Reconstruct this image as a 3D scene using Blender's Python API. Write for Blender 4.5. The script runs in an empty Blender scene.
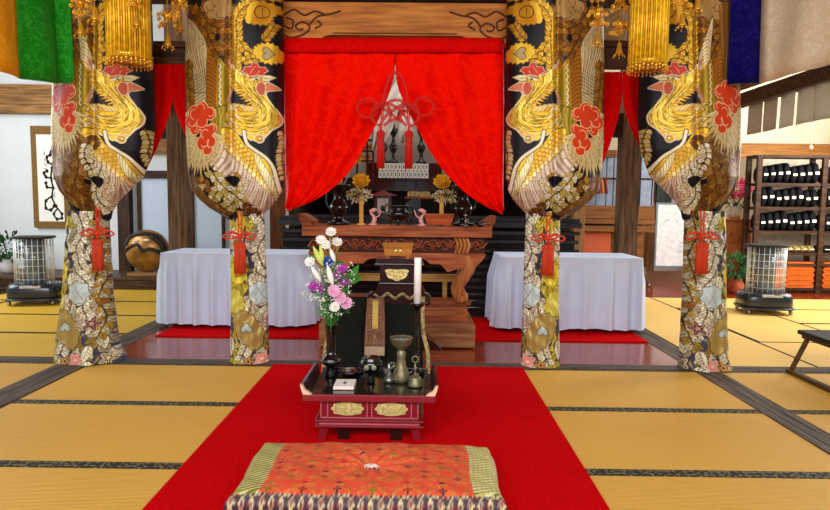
import bpy, bmesh, math, random
import numpy as np
from mathutils import Vector, Matrix
random.seed(7); rng = np.random.default_rng(7)
sc = bpy.context.scene
COL = sc.collection
PI = math.pi
# ------------------------------------------------------------------ camera
F = 620.0; EYE = 1.27
_yaw, _pit, _roll = math.radians(.46), math.radians(4.89), .011
_f = np.array([-math.sin(_yaw)*math.cos(_pit), math.cos(_yaw)*math.cos(_pit), -math.sin(_pit)])
_r = np.array([math.cos(_yaw), math.sin(_yaw), 0.]); _u = np.cross(_r, _f)
_R = _r*math.cos(_roll)+_u*math.sin(_roll); _U = _u*math.cos(_roll)-_r*math.sin(_roll)
def P(x, y, Y):
    d = _f+_R*(x-415)/F+_U*(255-y)/F; p = d*(Y/d[1]); return Vector((p[0], p[1], p[2]+EYE))
def PX(x, y, Y): return P(x, y, Y)[0]
def PZ(x, y, Y): return P(x, y, Y)[2]
cam = bpy.data.cameras.new('camera'); cam.sensor_width = 36; cam.lens = F/830*36; cam.clip_start = .05; cam.clip_end = 200
co = bpy.data.objects.new('camera', cam); COL.objects.link(co)
M4 = Matrix(((_R[0], _U[0], -_f[0], 0), (_R[1], _U[1], -_f[1], 0), (_R[2], _U[2], -_f[2], EYE), (0, 0, 0, 1)))
co.matrix_world = M4; sc.camera = co
# ------------------------------------------------------------------ light
w = bpy.data.worlds.new('sky'); sc.world = w; w.use_nodes = True
w.node_tree.nodes['Background'].inputs[0].default_value = (.86, .93, 1, 1)
w.node_tree.nodes['Background'].inputs[1].default_value = .45
def area(name, loc, rot, sx, sy, power, col=(1, 1, 1)):
    l = bpy.data.lights.new(name, 'AREA'); l.shape = 'RECTANGLE'; l.size = sx; l.size_y = sy; l.energy = power; l.color = col
    o = bpy.data.objects.new(name, l); COL.objects.link(o); o.location = loc; o.rotation_euler = rot
    return o
area('front_daylight', (-.6, -2.4, 3.3), (math.radians(66), 0, 0), 8, 1.8, 470, (1, .97, .93))
area('right_daylight', (6.5, 7.6, 2.4), (math.radians(75), 0, math.radians(62)), 3.4, 2.0, 300, (1, .98, .95))
area('left_daylight', (-6.8, 7.2, 2.4), (math.radians(75), 0, math.radians(-66)), 3.4, 2.0, 190, (.93, .97, 1))
area('hall_lamp', (-.2, 7.1, 3.7), (0, 0, 0), 5, 1.6, 60, (1, .95, .88))
area('right_back_fill', (4.6, 9.9, 4.2), (0, 0, 0), 2.4, 2.4, 110, (1, .98, .95))  # added fill light, brightens the right back corner; no real fixture
sc.view_settings.view_transform = 'Standard'; sc.view_settings.look = 'None'
sc.view_settings.gamma = 1; sc.view_settings.use_curve_mapping = False
sc.view_settings.exposure = 0.0
# ------------------------------------------------------------------ materials
def lin(c):
    return tuple(((v/255)/12.92 if v/255 <= .04045 else ((v/255+.055)/1.055)**2.4) for v in c)
_mc = {}
def mat(name, col, rough=.6, metal=0., var=.12, scale=12., bump=0., stretch=None, coat=0., sheen=0., alpha=1., col2=None, trans=0., emit=0., spec=None):
    if name in _mc: return _mc[name]
    m = bpy.data.materials.new(name); m.use_nodes = True; nt = m.node_tree; N = nt.nodes; L = nt.links
    b = N['Principled BSDF']; c = lin(col)
    tc = N.new('ShaderNodeTexCoord'); mp = N.new('ShaderNodeMapping'); L.new(tc.outputs['Object'], mp.inputs[0])
    if stretch: mp.inputs['Scale'].default_value = stretch
    no = N.new('ShaderNodeTexNoise'); no.inputs['Scale'].default_value = scale; no.inputs['Detail'].default_value = 5
    L.new(mp.outputs[0], no.inputs['Vector'])
    rp = N.new('ShaderNodeValToRGB'); L.new(no.outputs[0], rp.inputs[0])
    c2 = lin(col2) if col2 else tuple(min(1, v*(1+var)) for v in c); c1 = tuple(v*(1-var) for v in c) if not col2 else c
    rp.color_ramp.elements[0].color = (*c1, 1); rp.color_ramp.elements[1].color = (*c2, 1)
    rp.color_ramp.elements[0].position = .35; rp.color_ramp.elements[1].position = .65
    L.new(rp.outputs[0], b.inputs['Base Color'])
    b.inputs['Roughness'].default_value = rough; b.inputs['Metallic'].default_value = metal
    b.inputs['Coat Weight'].default_value = coat; b.inputs['Sheen Weight'].default_value = sheen; b.inputs['Alpha'].default_value = alpha
    b.inputs['Transmission Weight'].default_value = trans
    b.inputs['Specular IOR Level'].default_value = spec if spec is not None else (.5 if rough < .35 else .22 if rough < .7 else .1)
    if emit: L.new(rp.outputs[0], b.inputs['Emission Color']); b.inputs['Emission Strength'].default_value = emit
    if bump:
        bp = N.new('ShaderNodeBump'); bp.inputs['Strength'].default_value = bump; bp.inputs['Distance'].default_value = .01
        L.new(no.outputs[0], bp.inputs['Height']); L.new(bp.outputs[0], b.inputs['Normal'])
    _mc[name] = m; return m
def paintmat(name, rough=.5, bump=.4, scale=160, fac=1.0):
    m = bpy.data.materials.new(name); m.use_nodes = True; nt = m.node_tree; N = nt.nodes; L = nt.links
    b = N['Principled BSDF']; a = N.new('ShaderNodeVertexColor'); a.layer_name = 'Col'
    L.new(a.outputs['Color'], b.inputs['Base Color'])
    mu = N.new('ShaderNodeMath'); mu.operation = 'MULTIPLY'; mu.inputs[1].default_value = fac
    L.new(a.outputs['Alpha'], mu.inputs[0]); L.new(mu.outputs[0], b.inputs['Metallic'])
    b.inputs['Roughness'].default_value = rough; b.inputs['Specular IOR Level'].default_value = .25
    tc = N.new('ShaderNodeTexCoord'); no = N.new('ShaderNodeTexNoise'); no.inputs['Scale'].default_value = scale
    L.new(tc.outputs['Object'], no.inputs['Vector'])
    ad = N.new('ShaderNodeMath'); ad.operation = 'MULTIPLY_ADD'; ad.inputs[1].default_value = .35; L.new(no.outputs[0], ad.inputs[0]); L.new(a.outputs['Alpha'], ad.inputs[2])
    bp = N.new('ShaderNodeBump'); bp.inputs['Strength'].default_value = bump; bp.inputs['Distance'].default_value = .006
    L.new(ad.outputs[0], bp.inputs['Height']); L.new(bp.outputs[0], b.inputs['Normal'])
    return m
WOODSTR = (1, 1, 14)
def wood(name, c1, c2, axis='x', rough=.5, coat=0.):
    st = {'x': (1.2, 14, 14), 'y': (14, 1.2, 14), 'z': (14, 14, 1.2)}[axis]
    return mat(name+'_'+axis, c1, rough, 0, .1, 2.2, .15, st, coat, col2=c2, spec=.4 if rough < .3 else .12)
# ------------------------------------------------------------------ mesh builder
class MB:
    def __init__(s): s.v = []; s.f = []; s.m = []; s.sm = []
    def add(s, vs, fs, mi=0, smooth=False, M=None):
        o = len(s.v)
        for p in vs:
            p = Vector(p); s.v.append(M @ p if M else p)
        for f in fs: s.f.append([o+i for i in f]); s.m.append(mi); s.sm.append(smooth)
        return s
    def box(s, x0, x1, y0, y1, z0, z1, mi=0, M=None, bev=0.):
        if bev <= 0:
            vs = [(x, y, z) for z in (z0, z1) for y in (y0, y1) for x in (x0, x1)]
            return s.add(vs, [(0, 2, 3, 1), (4, 5, 7, 6), (0, 1, 5, 4), (2, 6, 7, 3), (0, 4, 6, 2), (1, 3, 7, 5)], mi, False, M)
        bm = bmesh.new(); bmesh.ops.create_cube(bm, size=1)
        for v in bm.verts: v.co = Vector(((x0+x1)/2+v.co.x*(x1-x0), (y0+y1)/2+v.co.y*(y1-y0), (z0+z1)/2+v.co.z*(z1-z0)))
        bmesh.ops.bevel(bm, geom=bm.edges[:], offset=bev, segments=2, affect='EDGES', profile=.6)
        bm.verts.ensure_lookup_table()
        s.add([v.co.copy() for v in bm.verts], [[v.index for v in f.verts] for f in bm.faces], mi, False, M); bm.free(); return s
    def lathe(s, prof, n=24, mi=0, M=None, sx=1, sy=1, smooth=True, c=(0, 0, 0)):
        vs = []; fs = []
        for r, z in prof:
            for i in range(n):
                a = 2*PI*i/n; vs.append((c[0]+r*math.cos(a)*sx, c[1]+r*math.sin(a)*sy, c[2]+z))
        k = len(prof)
        for j in range(k-1):
            for i in range(n): fs.append((j*n+i, j*n+(i+1) % n, (j+1)*n+(i+1) % n, (j+1)*n+i))
        if prof[0][0] > 1e-4: fs.append(tuple(reversed(range(n))))
        if prof[-1][0] > 1e-4: fs.append(tuple((k-1)*n+i for i in range(n)))
        return s.add(vs, fs, mi, smooth, M)
    def ball(s, c, r, mi=0, n=10, M=None, rz=None, ry=None):
        rz = r if rz is None else rz; ry = r if ry is None else ry
        k = max(4, n//2); prof = [(max(1e-5, math.sin(PI*j/k)), -math.cos(PI*j/k)) for j in range(k+1)]
        vs = []; fs = []
        for a, b in prof:
            for i in range(n): t = 2*PI*i/n; vs.append((c[0]+r*a*math.cos(t), c[1]+ry*a*math.sin(t), c[2]+rz*b))
        for j in range(k):
            for i in range(n): fs.append((j*n+i, j*n+(i+1) % n, (j+1)*n+(i+1) % n, (j+1)*n+i))
        return s.add(vs, fs, mi, True, M)
    def tube(s, pts, r, n=8, mi=0, M=None, closed=False, flat=1.):
        pts = [Vector(p) for p in pts]; k = len(pts); rs = r if isinstance(r, (list, tuple)) else [r]*k
        vs = []; fs = []; up = None
        for j, p in enumerate(pts):
            if closed: t = pts[(j+1) % k]-pts[j-1]
            else: t = pts[min(j+1, k-1)]-pts[max(j-1, 0)]
            t = t.normalized() if t.length > 1e-9 else Vector((0, 0, 1))
            if up is None: up = Vector((0, 0, 1)) if abs(t.z) < .9 else Vector((1, 0, 0))
            a = (up-t*up.dot(t)); a = a.normalized() if a.length > 1e-6 else t.orthogonal().normalized()
            up = a; b = t.cross(a)
            for i in range(n): q = 2*PI*i/n; vs.append(p+(a*math.cos(q)+b*math.sin(q)*flat)*rs[j])
        for j in range(k if closed else k-1):
            for i in range(n): fs.append((j*n+i, j*n+(i+1) % n, ((j+1) % k)*n+(i+1) % n, ((j+1) % k)*n+i))
        if not closed: fs.append(tuple(reversed(range(n)))); fs.append(tuple((k-1)*n+i for i in range(n)))
        return s.add(vs, fs, mi, True, M)
    def prism(s, pts, y0, y1, mi=0, M=None):          # outline in x,z extruded along y
        n = len(pts); vs = [(x, y0, z) for x, z in pts]+[(x, y1, z) for x, z in pts]
        fs = [tuple(range(n)), tuple(reversed(range(n, 2*n)))]+[(i, i+n, (i+1) % n+n, (i+1) % n) for i in range(n)]
        return s.add(vs, fs, mi, False, M)
    def sheet(s, g, mi=0, thick=0.):                   # g: rows of points
        ny = len(g); nx = len(g[0]); vs = [p for r_ in g for p in r_]
        fs = [(j*nx+i, j*nx+i+1, (j+1)*nx+i+1, (j+1)*nx+i) for j in range(ny-1) for i in range(nx-1)]
        return s.add(vs, fs, mi, True)
    def build(s, name, mats, parent=None, loc=None):
        me = bpy.data.meshes.new(name); me.from_pydata([tuple(v) for v in s.v], [], s.f)
        if not isinstance(mats, (list, tuple)): mats = [mats]
        for m in mats: me.materials.append(m)
        me.polygons.foreach_set('material_index', s.m); me.polygons.foreach_set('use_smooth', s.sm)
        bm = bmesh.new(); bm.from_mesh(me); bmesh.ops.recalc_face_normals(bm, faces=bm.faces[:]); bm.to_mesh(me); bm.free()
        me.update()
        o = bpy.data.objects.new(name, me); COL.objects.link(o)
        if parent: o.parent = parent
        if loc: o.location = loc
        return o
def solid(o, t, off=0.):
    md = o.modifiers.new('Solid', 'SOLIDIFY'); md.thickness = t; md.offset = off; return o
def thing(name, label, cat, loc=(0, 0, 0), rz=0., group=None):
    o = bpy.data.objects.new(name, None); o.empty_display_size = .1; COL.objects.link(o); o.location = loc; o.rotation_euler = (0, 0, rz)
    o['label'] = label; o['category'] = cat
    if group: o['group'] = group
    return o
def tag(o, label, cat, group=None, kind=None):
    o['label'] = label; o['category'] = cat
    if group: o['group'] = group
    if kind: o['kind'] = kind
    return o
def struct(o): o['kind'] = 'structure'; return o
def copy_tree(o, parent=None):
    c = o.copy(); COL.objects.link(c)
    if parent: c.parent = parent
    for ch in list(o.children): copy_tree(ch, c)
    return c
def spl(pts, n=8, closed=False):
    pts = [np.array(p, float) for p in pts]; k = len(pts); out = []
    for i in range(k if closed else k-1):
        p1, p2 = pts[i], pts[(i+1) % k]
        p0 = pts[i-1] if (closed or i > 0) else p1; p3 = pts[(i+2) % k] if (closed or i+2 < k) else p2
        for j in range(n):
            t = j/n; out.append(.5*(2*p1+(p2-p0)*t+(2*p0-5*p1+4*p2-p3)*t*t+(3*p1-p0-3*p2+p3)*t**3))
    if not closed: out.append(pts[-1])
    return out
def gridmesh(name, XYZ, mats, cols=None, closed=False, parent=None, mi=None):
    ny, nx, _ = XYZ.shape
    nu = nx if closed else nx-1
    j, i = np.meshgrid(np.arange(ny-1), np.arange(nu), indexing='ij'); i2 = (i+1) % nx
    q = np.stack([j*nx+i, j*nx+i2, (j+1)*nx+i2, (j+1)*nx+i], -1).reshape(-1, 4)
    me = bpy.data.meshes.new(name); me.vertices.add(ny*nx); me.vertices.foreach_set('co', XYZ.reshape(-1).astype('f'))
    me.loops.add(q.size); me.loops.foreach_set('vertex_index', q.reshape(-1).astype('i'))
    me.polygons.add(len(q)); me.polygons.foreach_set('loop_start', np.arange(0, q.size, 4, dtype='i')); me.polygons.foreach_set('loop_total', np.full(len(q), 4, 'i'))
    for m in (mats if isinstance(mats, (list, tuple)) else [mats]): me.materials.append(m)
    me.update(calc_edges=True); me.validate()
    me.polygons.foreach_set('use_smooth', np.ones(len(me.polygons), bool))
    if cols is not None:
        a = me.color_attributes.new('Col', 'FLOAT_COLOR', 'POINT'); a.data.foreach_set('color', cols.reshape(-1).astype('f'))
    o = bpy.data.objects.new(name, me); COL.objects.link(o)
    if parent: o.parent = parent
    return o
# ------------------------------------------------------------------ painter for woven patterns (fills the 'Col' attribute of a cloth mesh)
def C(r, g, b, m=.0): return np.array([*lin((r, g, b)), m])
class Canvas:
    def __init__(s, w, h, bg, sc_=4): s.s = sc_; s.w = w; s.h = h; s.a = np.tile(bg, (int(h*sc_), int(w*sc_), 1)).astype(float)
    def _bb(s, x0, y0, x1, y1):
        S = s.s; i0 = max(0, int(x0*S)-1); i1 = min(s.a.shape[1], int(x1*S)+2); j0 = max(0, int(y0*S)-1); j1 = min(s.a.shape[0], int(y1*S)+2)
        if i1 <= i0 or j1 <= j0: return None
        yy, xx = np.mgrid[j0:j1, i0:i1]; return i0, i1, j0, j1, (xx+.5)/S, (yy+.5)/S
    def fill(s, pts, col, out=None, ow=.6):
        p = np.array(pts, float); b = s._bb(p[:, 0].min(), p[:, 1].min(), p[:, 0].max(), p[:, 1].max())
        if b is None: return
        i0, i1, j0, j1, X, Y = b; ins = np.zeros(X.shape, bool); q = np.roll(p, -1, 0)
        for (xa, ya), (xb, yb) in zip(p, q):
            if ya == yb: continue
            ins ^= ((ya > Y) != (yb > Y)) & (X < (xb-xa)*(Y-ya)/(yb-ya)+xa)
        s.a[j0:j1, i0:i1][ins] = col
        if out is not None: s.line(list(pts)+[pts[0]], ow, out)
    def line(s, pts, wd, col):
        for (xa, ya), (xb, yb) in zip(pts[:-1], pts[1:]):
            b = s._bb(min(xa, xb)-wd, min(ya, yb)-wd, max(xa, xb)+wd, max(ya, yb)+wd)
            if b is None: continue
            i0, i1, j0, j1, X, Y = b; dx, dy = xb-xa, yb-ya; l = dx*dx+dy*dy+1e-9
            t = np.clip(((X-xa)*dx+(Y-ya)*dy)/l, 0, 1); d = np.hypot(X-xa-t*dx, Y-ya-t*dy)
            s.a[j0:j1, i0:i1][d < wd/2] = col
    def disc(s, x, y, r, col, out=None, ow=.6, ry=None):
        ry = ry or r; s.fill([(x+r*math.cos(t), y+ry*math.sin(t)) for t in np.linspace(0, 2*PI, 20)[:-1]], col, out, ow)
    def leaf(s, x0, y0, x1, y1, wd, col, dk, vein=True, ow=.5, barbs=0):
        dx, dy = x1-x0, y1-y0; l = math.hypot(dx, dy)+1e-6; nx, ny = -dy/l, dx/l; L_ = []; R_ = []
        for t, h in ((0, .2), (.12, .65), (.3, .95), (.5, 1), (.7, .72), (.86, .36), (1, 0)):
            h *= wd/2; L_.append((x0+dx*t+nx*h, y0+dy*t+ny*h)); R_.append((x0+dx*t-nx*h, y0+dy*t-ny*h))
        s.fill(L_+R_[::-1], col, dk, ow)
        if vein: s.line([(x0, y0), (x0+dx*.85, y0+dy*.85)], ow, dk)
        for k in range(barbs):
            t = .15+.6*k/barbs; cx, cy = x0+dx*t, y0+dy*t
            for sg in (1, -1): s.line([(cx, cy), (cx+dx/l*wd*.3+sg*nx*wd*.34, cy+dy/l*wd*.3+sg*ny*wd*.34)], ow*.8, dk)
    def cap(s, pts, wd, col, dk, ow=.6, vein=None):      # long feather with a rounded end
        q = [tuple(p) for p in spl(pts, 6)]; s.line(q, wd+2*ow, dk); s.line(q, wd, col)
        if vein is not None: s.line(q, .5, vein)
    def jag(s, pts, col, out, n=34, d=1.5):              # leaf blob with a serrated rim
        q = spl(pts, 12, True); k = len(q); c = sum(q)/k; r = []
        for i in range(n):
            p = q[int(i*k/n)]; v = (p-c); v = v/(np.linalg.norm(v)+1e-6); r.append(tuple(p+v*(d if i % 2 else -d*.4)))
        s.fill(r, col, out, .6)
    def frond(s, pts, size, cols, dk, step=2.6, wd=None):
        size *= 1.2; step *= 1.45; q = spl(pts, 10); acc = 0; last = None; k = 0; wd = wd or size*.55
        for a, b in zip(q[:-1], q[1:]):
            acc += math.hypot(*(b-a))
            if acc >= step:
                acc = 0; t = math.atan2(b[1]-a[1], b[0]-a[0]); k += 1
                for sg in (1, -1):
                    an = t+sg*.75; s.leaf(a[0], a[1], a[0]+size*math.cos(an), a[1]+size*math.sin(an), wd, cols[(k+(sg > 0)) % len(cols)], dk, True, .4, 2 if size > 9 else 0)
        s.line([tuple(p) for p in q], .8, dk)
    def heart(s, x, y, r, col, dk, rot=0.):
        pts = []
        for t in np.linspace(0, 2*PI, 26)[:-1]:
            hx = 16*math.sin(t)**3/16; hy = -(13*math.cos(t)-5*math.cos(2*t)-2*math.cos(3*t)-math.cos(4*t))/16
            pts.append((x+r*(hx*math.cos(rot)-hy*math.sin(rot)), y+r*(hx*math.sin(rot)+hy*math.cos(rot))))
        s.fill(pts, col, dk, .7)
    def cloud(s, lobes, col, out):
        for x, y, r in lobes: s.disc(x, y, r+.7, out)
        for x, y, r in lobes: s.disc(x, y, r, col)
        for k, (x, y, r) in enumerate(lobes):
            if r > 4.5: s.line([(x+r*.8*f_*math.cos(t), y+r*.8*f_*math.sin(t)) for t, f_ in zip(np.linspace(k*1.7, k*1.7+3.2, 12), np.linspace(1.2, .45, 12))], .6, out)
    def done(s):
        a = s.a; b = a.copy(); b[1:] += a[:-1]; b[:-1] += a[1:]; b[:, 1:] += a[:, :-1]; b[:, :-1] += a[:, 1:]; s.a = b/5; return s
    def sample(s, U, V):
        S = s.s; i = np.clip((U*S).astype(int), 0, s.a.shape[1]-1); j = np.clip((V*S).astype(int), 0, s.a.shape[0]-1); return s.a[j, i]
# ------------------------------------------------------------------ brocade: a phoenix woven in gold on black
K0 = C(14, 12, 22, .0); GD = C(206, 150, 36, .55); GB = C(226, 180, 52, .5); GO = C(190, 124, 26, .5); BR = C(128, 82, 30, .4); BR2 = C(150, 102, 40, .45)
CR = C(226, 208, 158, .25); CR2 = C(236, 226, 196, .15); OL = C(150, 132, 32, .4); RD = C(214, 62, 26, .0); DK = C(40, 24, 12, 0); DY = C(96, 70, 12, .2); PK = C(208, 180, 156, .15)
def feathers(cv, roots, tips, wd, col, dk, ow=.5):
    for (a, b), (c, d) in zip(roots, tips):
        cv.leaf(a, b, c, d, wd, col, dk, True, ow)
def phoenix(outer=False):
    t = -22 if outer else 0; rg = np.random.default_rng(3)
    cv = Canvas(104, 224, K0, 5); brs = [BR, BR2, GO]; DB = C(66, 38, 16, .2)
    def scatter(n, x0, x1, y0, y1, size, cols, dk, wd=.55):
        for k in range(n):
            x, y, a = rg.uniform(x0, x1), rg.uniform(y0, y1), rg.uniform(0, 2*PI); cv.leaf(x, y, x+size*math.cos(a), y+size*math.sin(a), size*wd, cols[k % len(cols)], dk, True, .4, 2)
    # upper left foliage and cloud
    scatter(46, 8, 54, 0, 62, 11, [BR, BR2, C(104, 64, 28, .35)], DB)
    for pts in ([(4, 2), (14, 18), (26, 30), (34, 46)], [(16, 0), (24, 16), (34, 28), (52, 34)], [(50, 28), (46, 44), (44, 60), (47, 74)], [(32, 44), (40, 56), (41, 72)], [(54, 26), (52, 44), (53, 68)]):
        cv.frond(pts, 8, brs, DB, 3)
    for x, y in ((40, 40), (44, 62), (20, 4), (56, 30)): cv.disc(x, y, 2.6, K0, None, .5, 4)
    cv.cloud([(30, 8, 6), (38, 2, 7), (46, 6, 7), (51, 13, 6), (42, 15, 8), (33, 15, 6)], C(176, 138, 82, .2), C(84, 34, 20))
    cv.cloud([(66, 0, 4), (74, 1, 5), (60, -2, 4)], C(150, 60, 60), C(230, 210, 170))
    # tall golden plume with heart eyes
    cv.frond([(57, 76), (57, 58), (58, 40), (58, 24), (63, 12), (72, 5)], 7, [GB, GD], DY, 2.4)
    cv.line([(55, 76), (55.5, 50), (56, 22)], 1.6, GD); cv.line([(54.2, 76), (54.6, 50), (55.2, 22)], .5, DY)
    cv.frond([(60, 42), (66, 52), (74, 54)], 6.5, [GB, GD], DY, 2.6); cv.frond([(60, 66), (66, 62), (76, 58)], 6, [GD, GB], DY, 2.6)
    cv.frond([(79, 42), (85, 34), (91, 22)], 6, [GD, GO], DY, 2.4)
    cv.jag([(66, 22), (70, 6), (80, 1), (94, 3), (97, 8), (90, 14), (86, 22), (76, 25)], C(206, 142, 30, .5), DY)
    cv.fill(spl([(66, 22), (70, 6), (77, 3), (72, 14), (70, 25)], 5, True), GB)
    cv.fill(spl([(76, 18), (74, 11), (79, 6), (85, 8), (85, 15)], 5, True), GD, C(96, 40, 16), 1.0); cv.line([(80, 8), (80, 16)], .8, C(96, 40, 16))
    cv.jag([(72, 52), (78, 44), (90, 43), (99, 53), (92, 62), (80, 62)], GB, DY); cv.heart(85, 53, 6.5, C(170, 150, 104, .3), DY, -1.57)
    # raised wing: long pale primaries sweeping up to the left
    cv.fill(spl([(-3, 14), (8, 18), (18, 28), (30, 54), (30, 112), (14, 112), (2, 84)], 6, True), C(206, 186, 140, .25), DB, .6)
    for k in range(7):
        f = k/6; cv.cap([(0+f*26, 14+f*34), (5+f*22, 40+f*24), (14+f*15, 70+f*10), (17+f*11, 92)], 3.6, [CR, C(214, 194, 150, .25)][k % 2], DB, .5, C(150, 116, 66))
    for k in range(11):
        y = 74+k*3.6; cv.line([tuple(p) for p in spl([(9, y+3), (17, y+1), (30, y-5)], 4)], .6, DB)
    if not outer: cv.frond([(8, 58), (6, 74), (8, 92), (10, 112)], 7.5, [C(186, 142, 52, .45), GO, BR2], DB, 2.4)
    if outer:
        for k in range(9):
            f = k/8; cv.cap([(4+f*24, -4+f*10), (6+f*22, 30+f*16), (12+f*18, 64+f*16), (18+f*14, 92)], 3.4, [C(160, 112, 48, .4), C(140, 92, 36, .4)][k % 2], DB, .5, C(96, 58, 20))
        cv.fill(spl([(37, 18), (45, 34), (52, 58), (54, 84), (50, 112), (41, 112), (43, 80), (41, 50)], 6, True), CR, DB, .7)
        for k in range(22): cv.line([tuple(p) for p in spl([(40+k*.25, 34+k*3.6), (44+k*.2, 31+k*3.6), (49+k*.1, 35+k*3.6)], 4)], .6, [GO, DB][k % 2])
    # ochre and olive covert bands
    cv.fill(spl([(29, 50), (35, 58), (41, 72), (41, 96), (38, 114), (30, 118), (28, 90)], 6, True), C(176, 108, 28, .4), DK, .6)
    for k in range(15): cv.line([tuple(p) for p in spl([(28.5, 56+k*4.2), (34, 58+k*4.2), (41, 66+k*4)], 4)], .7, C(76, 44, 12))
    cv.fill(spl([(41, 62), (47, 68), (51, 76), (52, 88), (48, 104), (46, 114), (40, 116), (40, 92)], 6, True), C(150, 124, 26, .45), GD, .7)
    cv.line([tuple(p) for p in spl([(42+1.6*(k % 2), 66+k*3.2) for k in range(16)], 4)], 1.0, CR2)
    cv.line([tuple(p) for p in spl([(50, 62), (54, 76), (54, 88), (50, 100), (51, 114)], 6)], 2.2, C(190, 134, 104)); cv.line([tuple(p) for p in spl([(52, 62), (55.5, 76), (56, 88), (51.5, 102), (52, 114)], 6)], .8, DK)
    cv.fill([(30, 112), (50, 106), (60, 130), (52, 146), (34, 134)], OL, DK)
    for k in range(13): cv.line([tuple(p) for p in spl([(32+k*2, 110), (33+k*2, 124), (30+k*2, 140)], 3)], .6, [DY, GD][k % 2])
    # body, breast and neck
    body = spl([(52, 106), (49, 114), (49, 122), (54, 130), (62, 136), (70, 139), (78, 142), (84, 136), (89, 130), (95, 124), (96.5, 116), (93, 109), (88, 103), (84, 96), (83, 91), (84, 86), (86, 80), (82, 76), (74, 77), (66, 76), (58, 73), (53, 66), (53, 74), (52, 84), (57, 92), (64, 97), (71, 103), (70, 108), (62, 106)], 4, True)
    cv.fill(body, C(206, 164, 40, .45), CR2, 1.0)
    A = spl([(54, 70), (55, 82), (63, 92), (73, 103), (74, 112), (66, 116), (54, 112)], 12); B_ = spl([(84, 78), (81, 88), (88, 101), (95, 115), (91, 127), (78, 136), (62, 136)], 12)
    n = len(A)
    for k in range(230):
        f = rg.uniform(0, 1); s0 = int(rg.uniform(0, n-12)); ln = int(rg.uniform(7, 14)); q = []
        for m_ in range(s0, min(n, s0+ln), 2): q.append(tuple(A[m_]*(1-f)+B_[m_]*f+rg.normal(0, .15, 2)))
        if len(q) > 1: cv.line(q, .55, [C(112, 84, 12, .2), C(250, 226, 120, .35), C(150, 116, 20, .3), C(240, 204, 76, .4)][k % 4])
    for k in range(15):     # spiky nape fringe
        f = k/14; i_ = int(f*36); p = A[i_]; cv.leaf(p[0]+3, p[1]+1.5, p[0]-5-1.5*(k % 2), p[1]+2.5+f*3, 2.2, [GB, GD][k % 2], DY, False, .25)
    for k in range(13):
        f = k/12; x = 50+f*22; cv.leaf(x+3, 113-f*1, x-2, 103+f*2+(k % 2), 2.4, [GB, CR][k % 2], DY, False, .25)
    for k in range(30):
        x, y = rg.uniform(50, 66), rg.uniform(110, 134); cv.leaf(x, y, x-6, y-3+rg.uniform(-2, 2), 2.2, [GB, CR, GD][k % 3], DY, False, .25)
    # head
    cv.fill([(79, 75.5), (86, 74.4), (93, 76), (89, 79), (85, 81), (80, 81)], CR, DK, .4); cv.line([(79, 78), (88, 78.4)], .4, DK)
    cv.fill(spl([(83, 83), (86, 82), (95.5, 87), (90, 90), (85, 91), (83, 94), (80, 90)], 4, True), C(214, 122, 84), CR2, .6)
    cv.fill(spl([(76, 84), (80, 82), (83, 86), (82, 94), (78, 95), (75, 90)], 4, True), C(200, 90, 60), CR2, .5)
    cv.line([(70, 81), (74, 79), (78, 78)], 1.5, CR2); cv.disc(75, 79.4, .9, DK); cv.line([(69, 79.5), (74, 77.4), (79, 76.8)], .5, DK)
    cv.jag([(66, 75), (64, 70), (70, 67), (74, 63), (78, 67), (84, 68), (83, 73), (76, 76)], C(206, 50, 28), C(240, 190, 150), 16, 1.7)
    cv.line([(70, 74), (72, 70), (75, 67)], .5, C(240, 170, 130)); cv.line([(76, 74), (78, 71)], .5, C(240, 170, 130))
    cv.disc(78, 139, 4, GD, CR2, .8); cv.disc(78.6, 138.6, 1.8, CR, DY, .5); cv.disc(84, 132, 2.6, GD, CR2, .5); cv.disc(71, 138, 3, GB, CR2, .6)
    cv.frond([(96, 126), (98, 140), (96, 156), (98, 176)], 5.5, [CR, C(214, 190, 110, .35)], DY, 2.4)
    # lowered wing
    cv.fill(spl([(34, 138), (46, 140), (60, 160), (78, 176), (97, 192), (98, 206), (92, 214), (76, 224), (66, 220), (58, 200), (46, 180), (36, 166)], 5, True), PK, DK, .6)
    for k in range(17):
        f = k/16; x0, y0 = 92-f*54, 186-f*46; l = 33-f*12; an = 1.45+f*.55
        cv.cap([(x0, y0), (x0+l*.5*math.cos(an)+1, y0+l*.5*math.sin(an)), (x0+l*math.cos(an+.15), y0+l*math.sin(an+.15))], 3.7, [PK, C(226, 206, 180, .15)][k % 2], C(84, 52, 32), .45, C(240, 230, 210) if k > 7 else C(110, 70, 40))
    cv.fill(spl([(44, 130), (56, 132), (66, 146), (80, 156), (90, 172), (93, 190), (86, 188), (72, 172), (56, 160), (46, 148)], 5, True), GB, DY, .6)
    for k in range(13):                                            # short outer coverts
        f = k/12; x0, y0 = 52+f*40, 136+f*44; cv.cap([(x0, y0), (x0-2, y0+6), (x0-4+f*2, y0+12+f*3)], 3.2, [C(236, 214, 140, .35), C(246, 226, 150, .35)][k % 2], C(150, 108, 30), .4)
    for r_ in range(3):
        for k in range(14): f = k/13; cv.disc(46+f*40+r_*3.4, 138+f*46-r_*1.5+r_*f*2, 2.3, [GB, C(240, 190, 80, .45)][(k+r_) % 2], C(150, 100, 26), .4)
    for k in range(9):
        x = 74+k*2.2; y = 158+k*4; cv.leaf(x, y-8, x+3-k*.3, y+13, 3.6, C(240, 226, 170, .35), DY, False, .4)
    q = [tuple(p) for p in spl([(64, 132), (67, 144), (75, 151), (84, 158), (90, 168), (93, 184), (94, 196)], 6)]
    cv.line(q, 4.2, DK); cv.line(q, 2.8, CR2)
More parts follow.
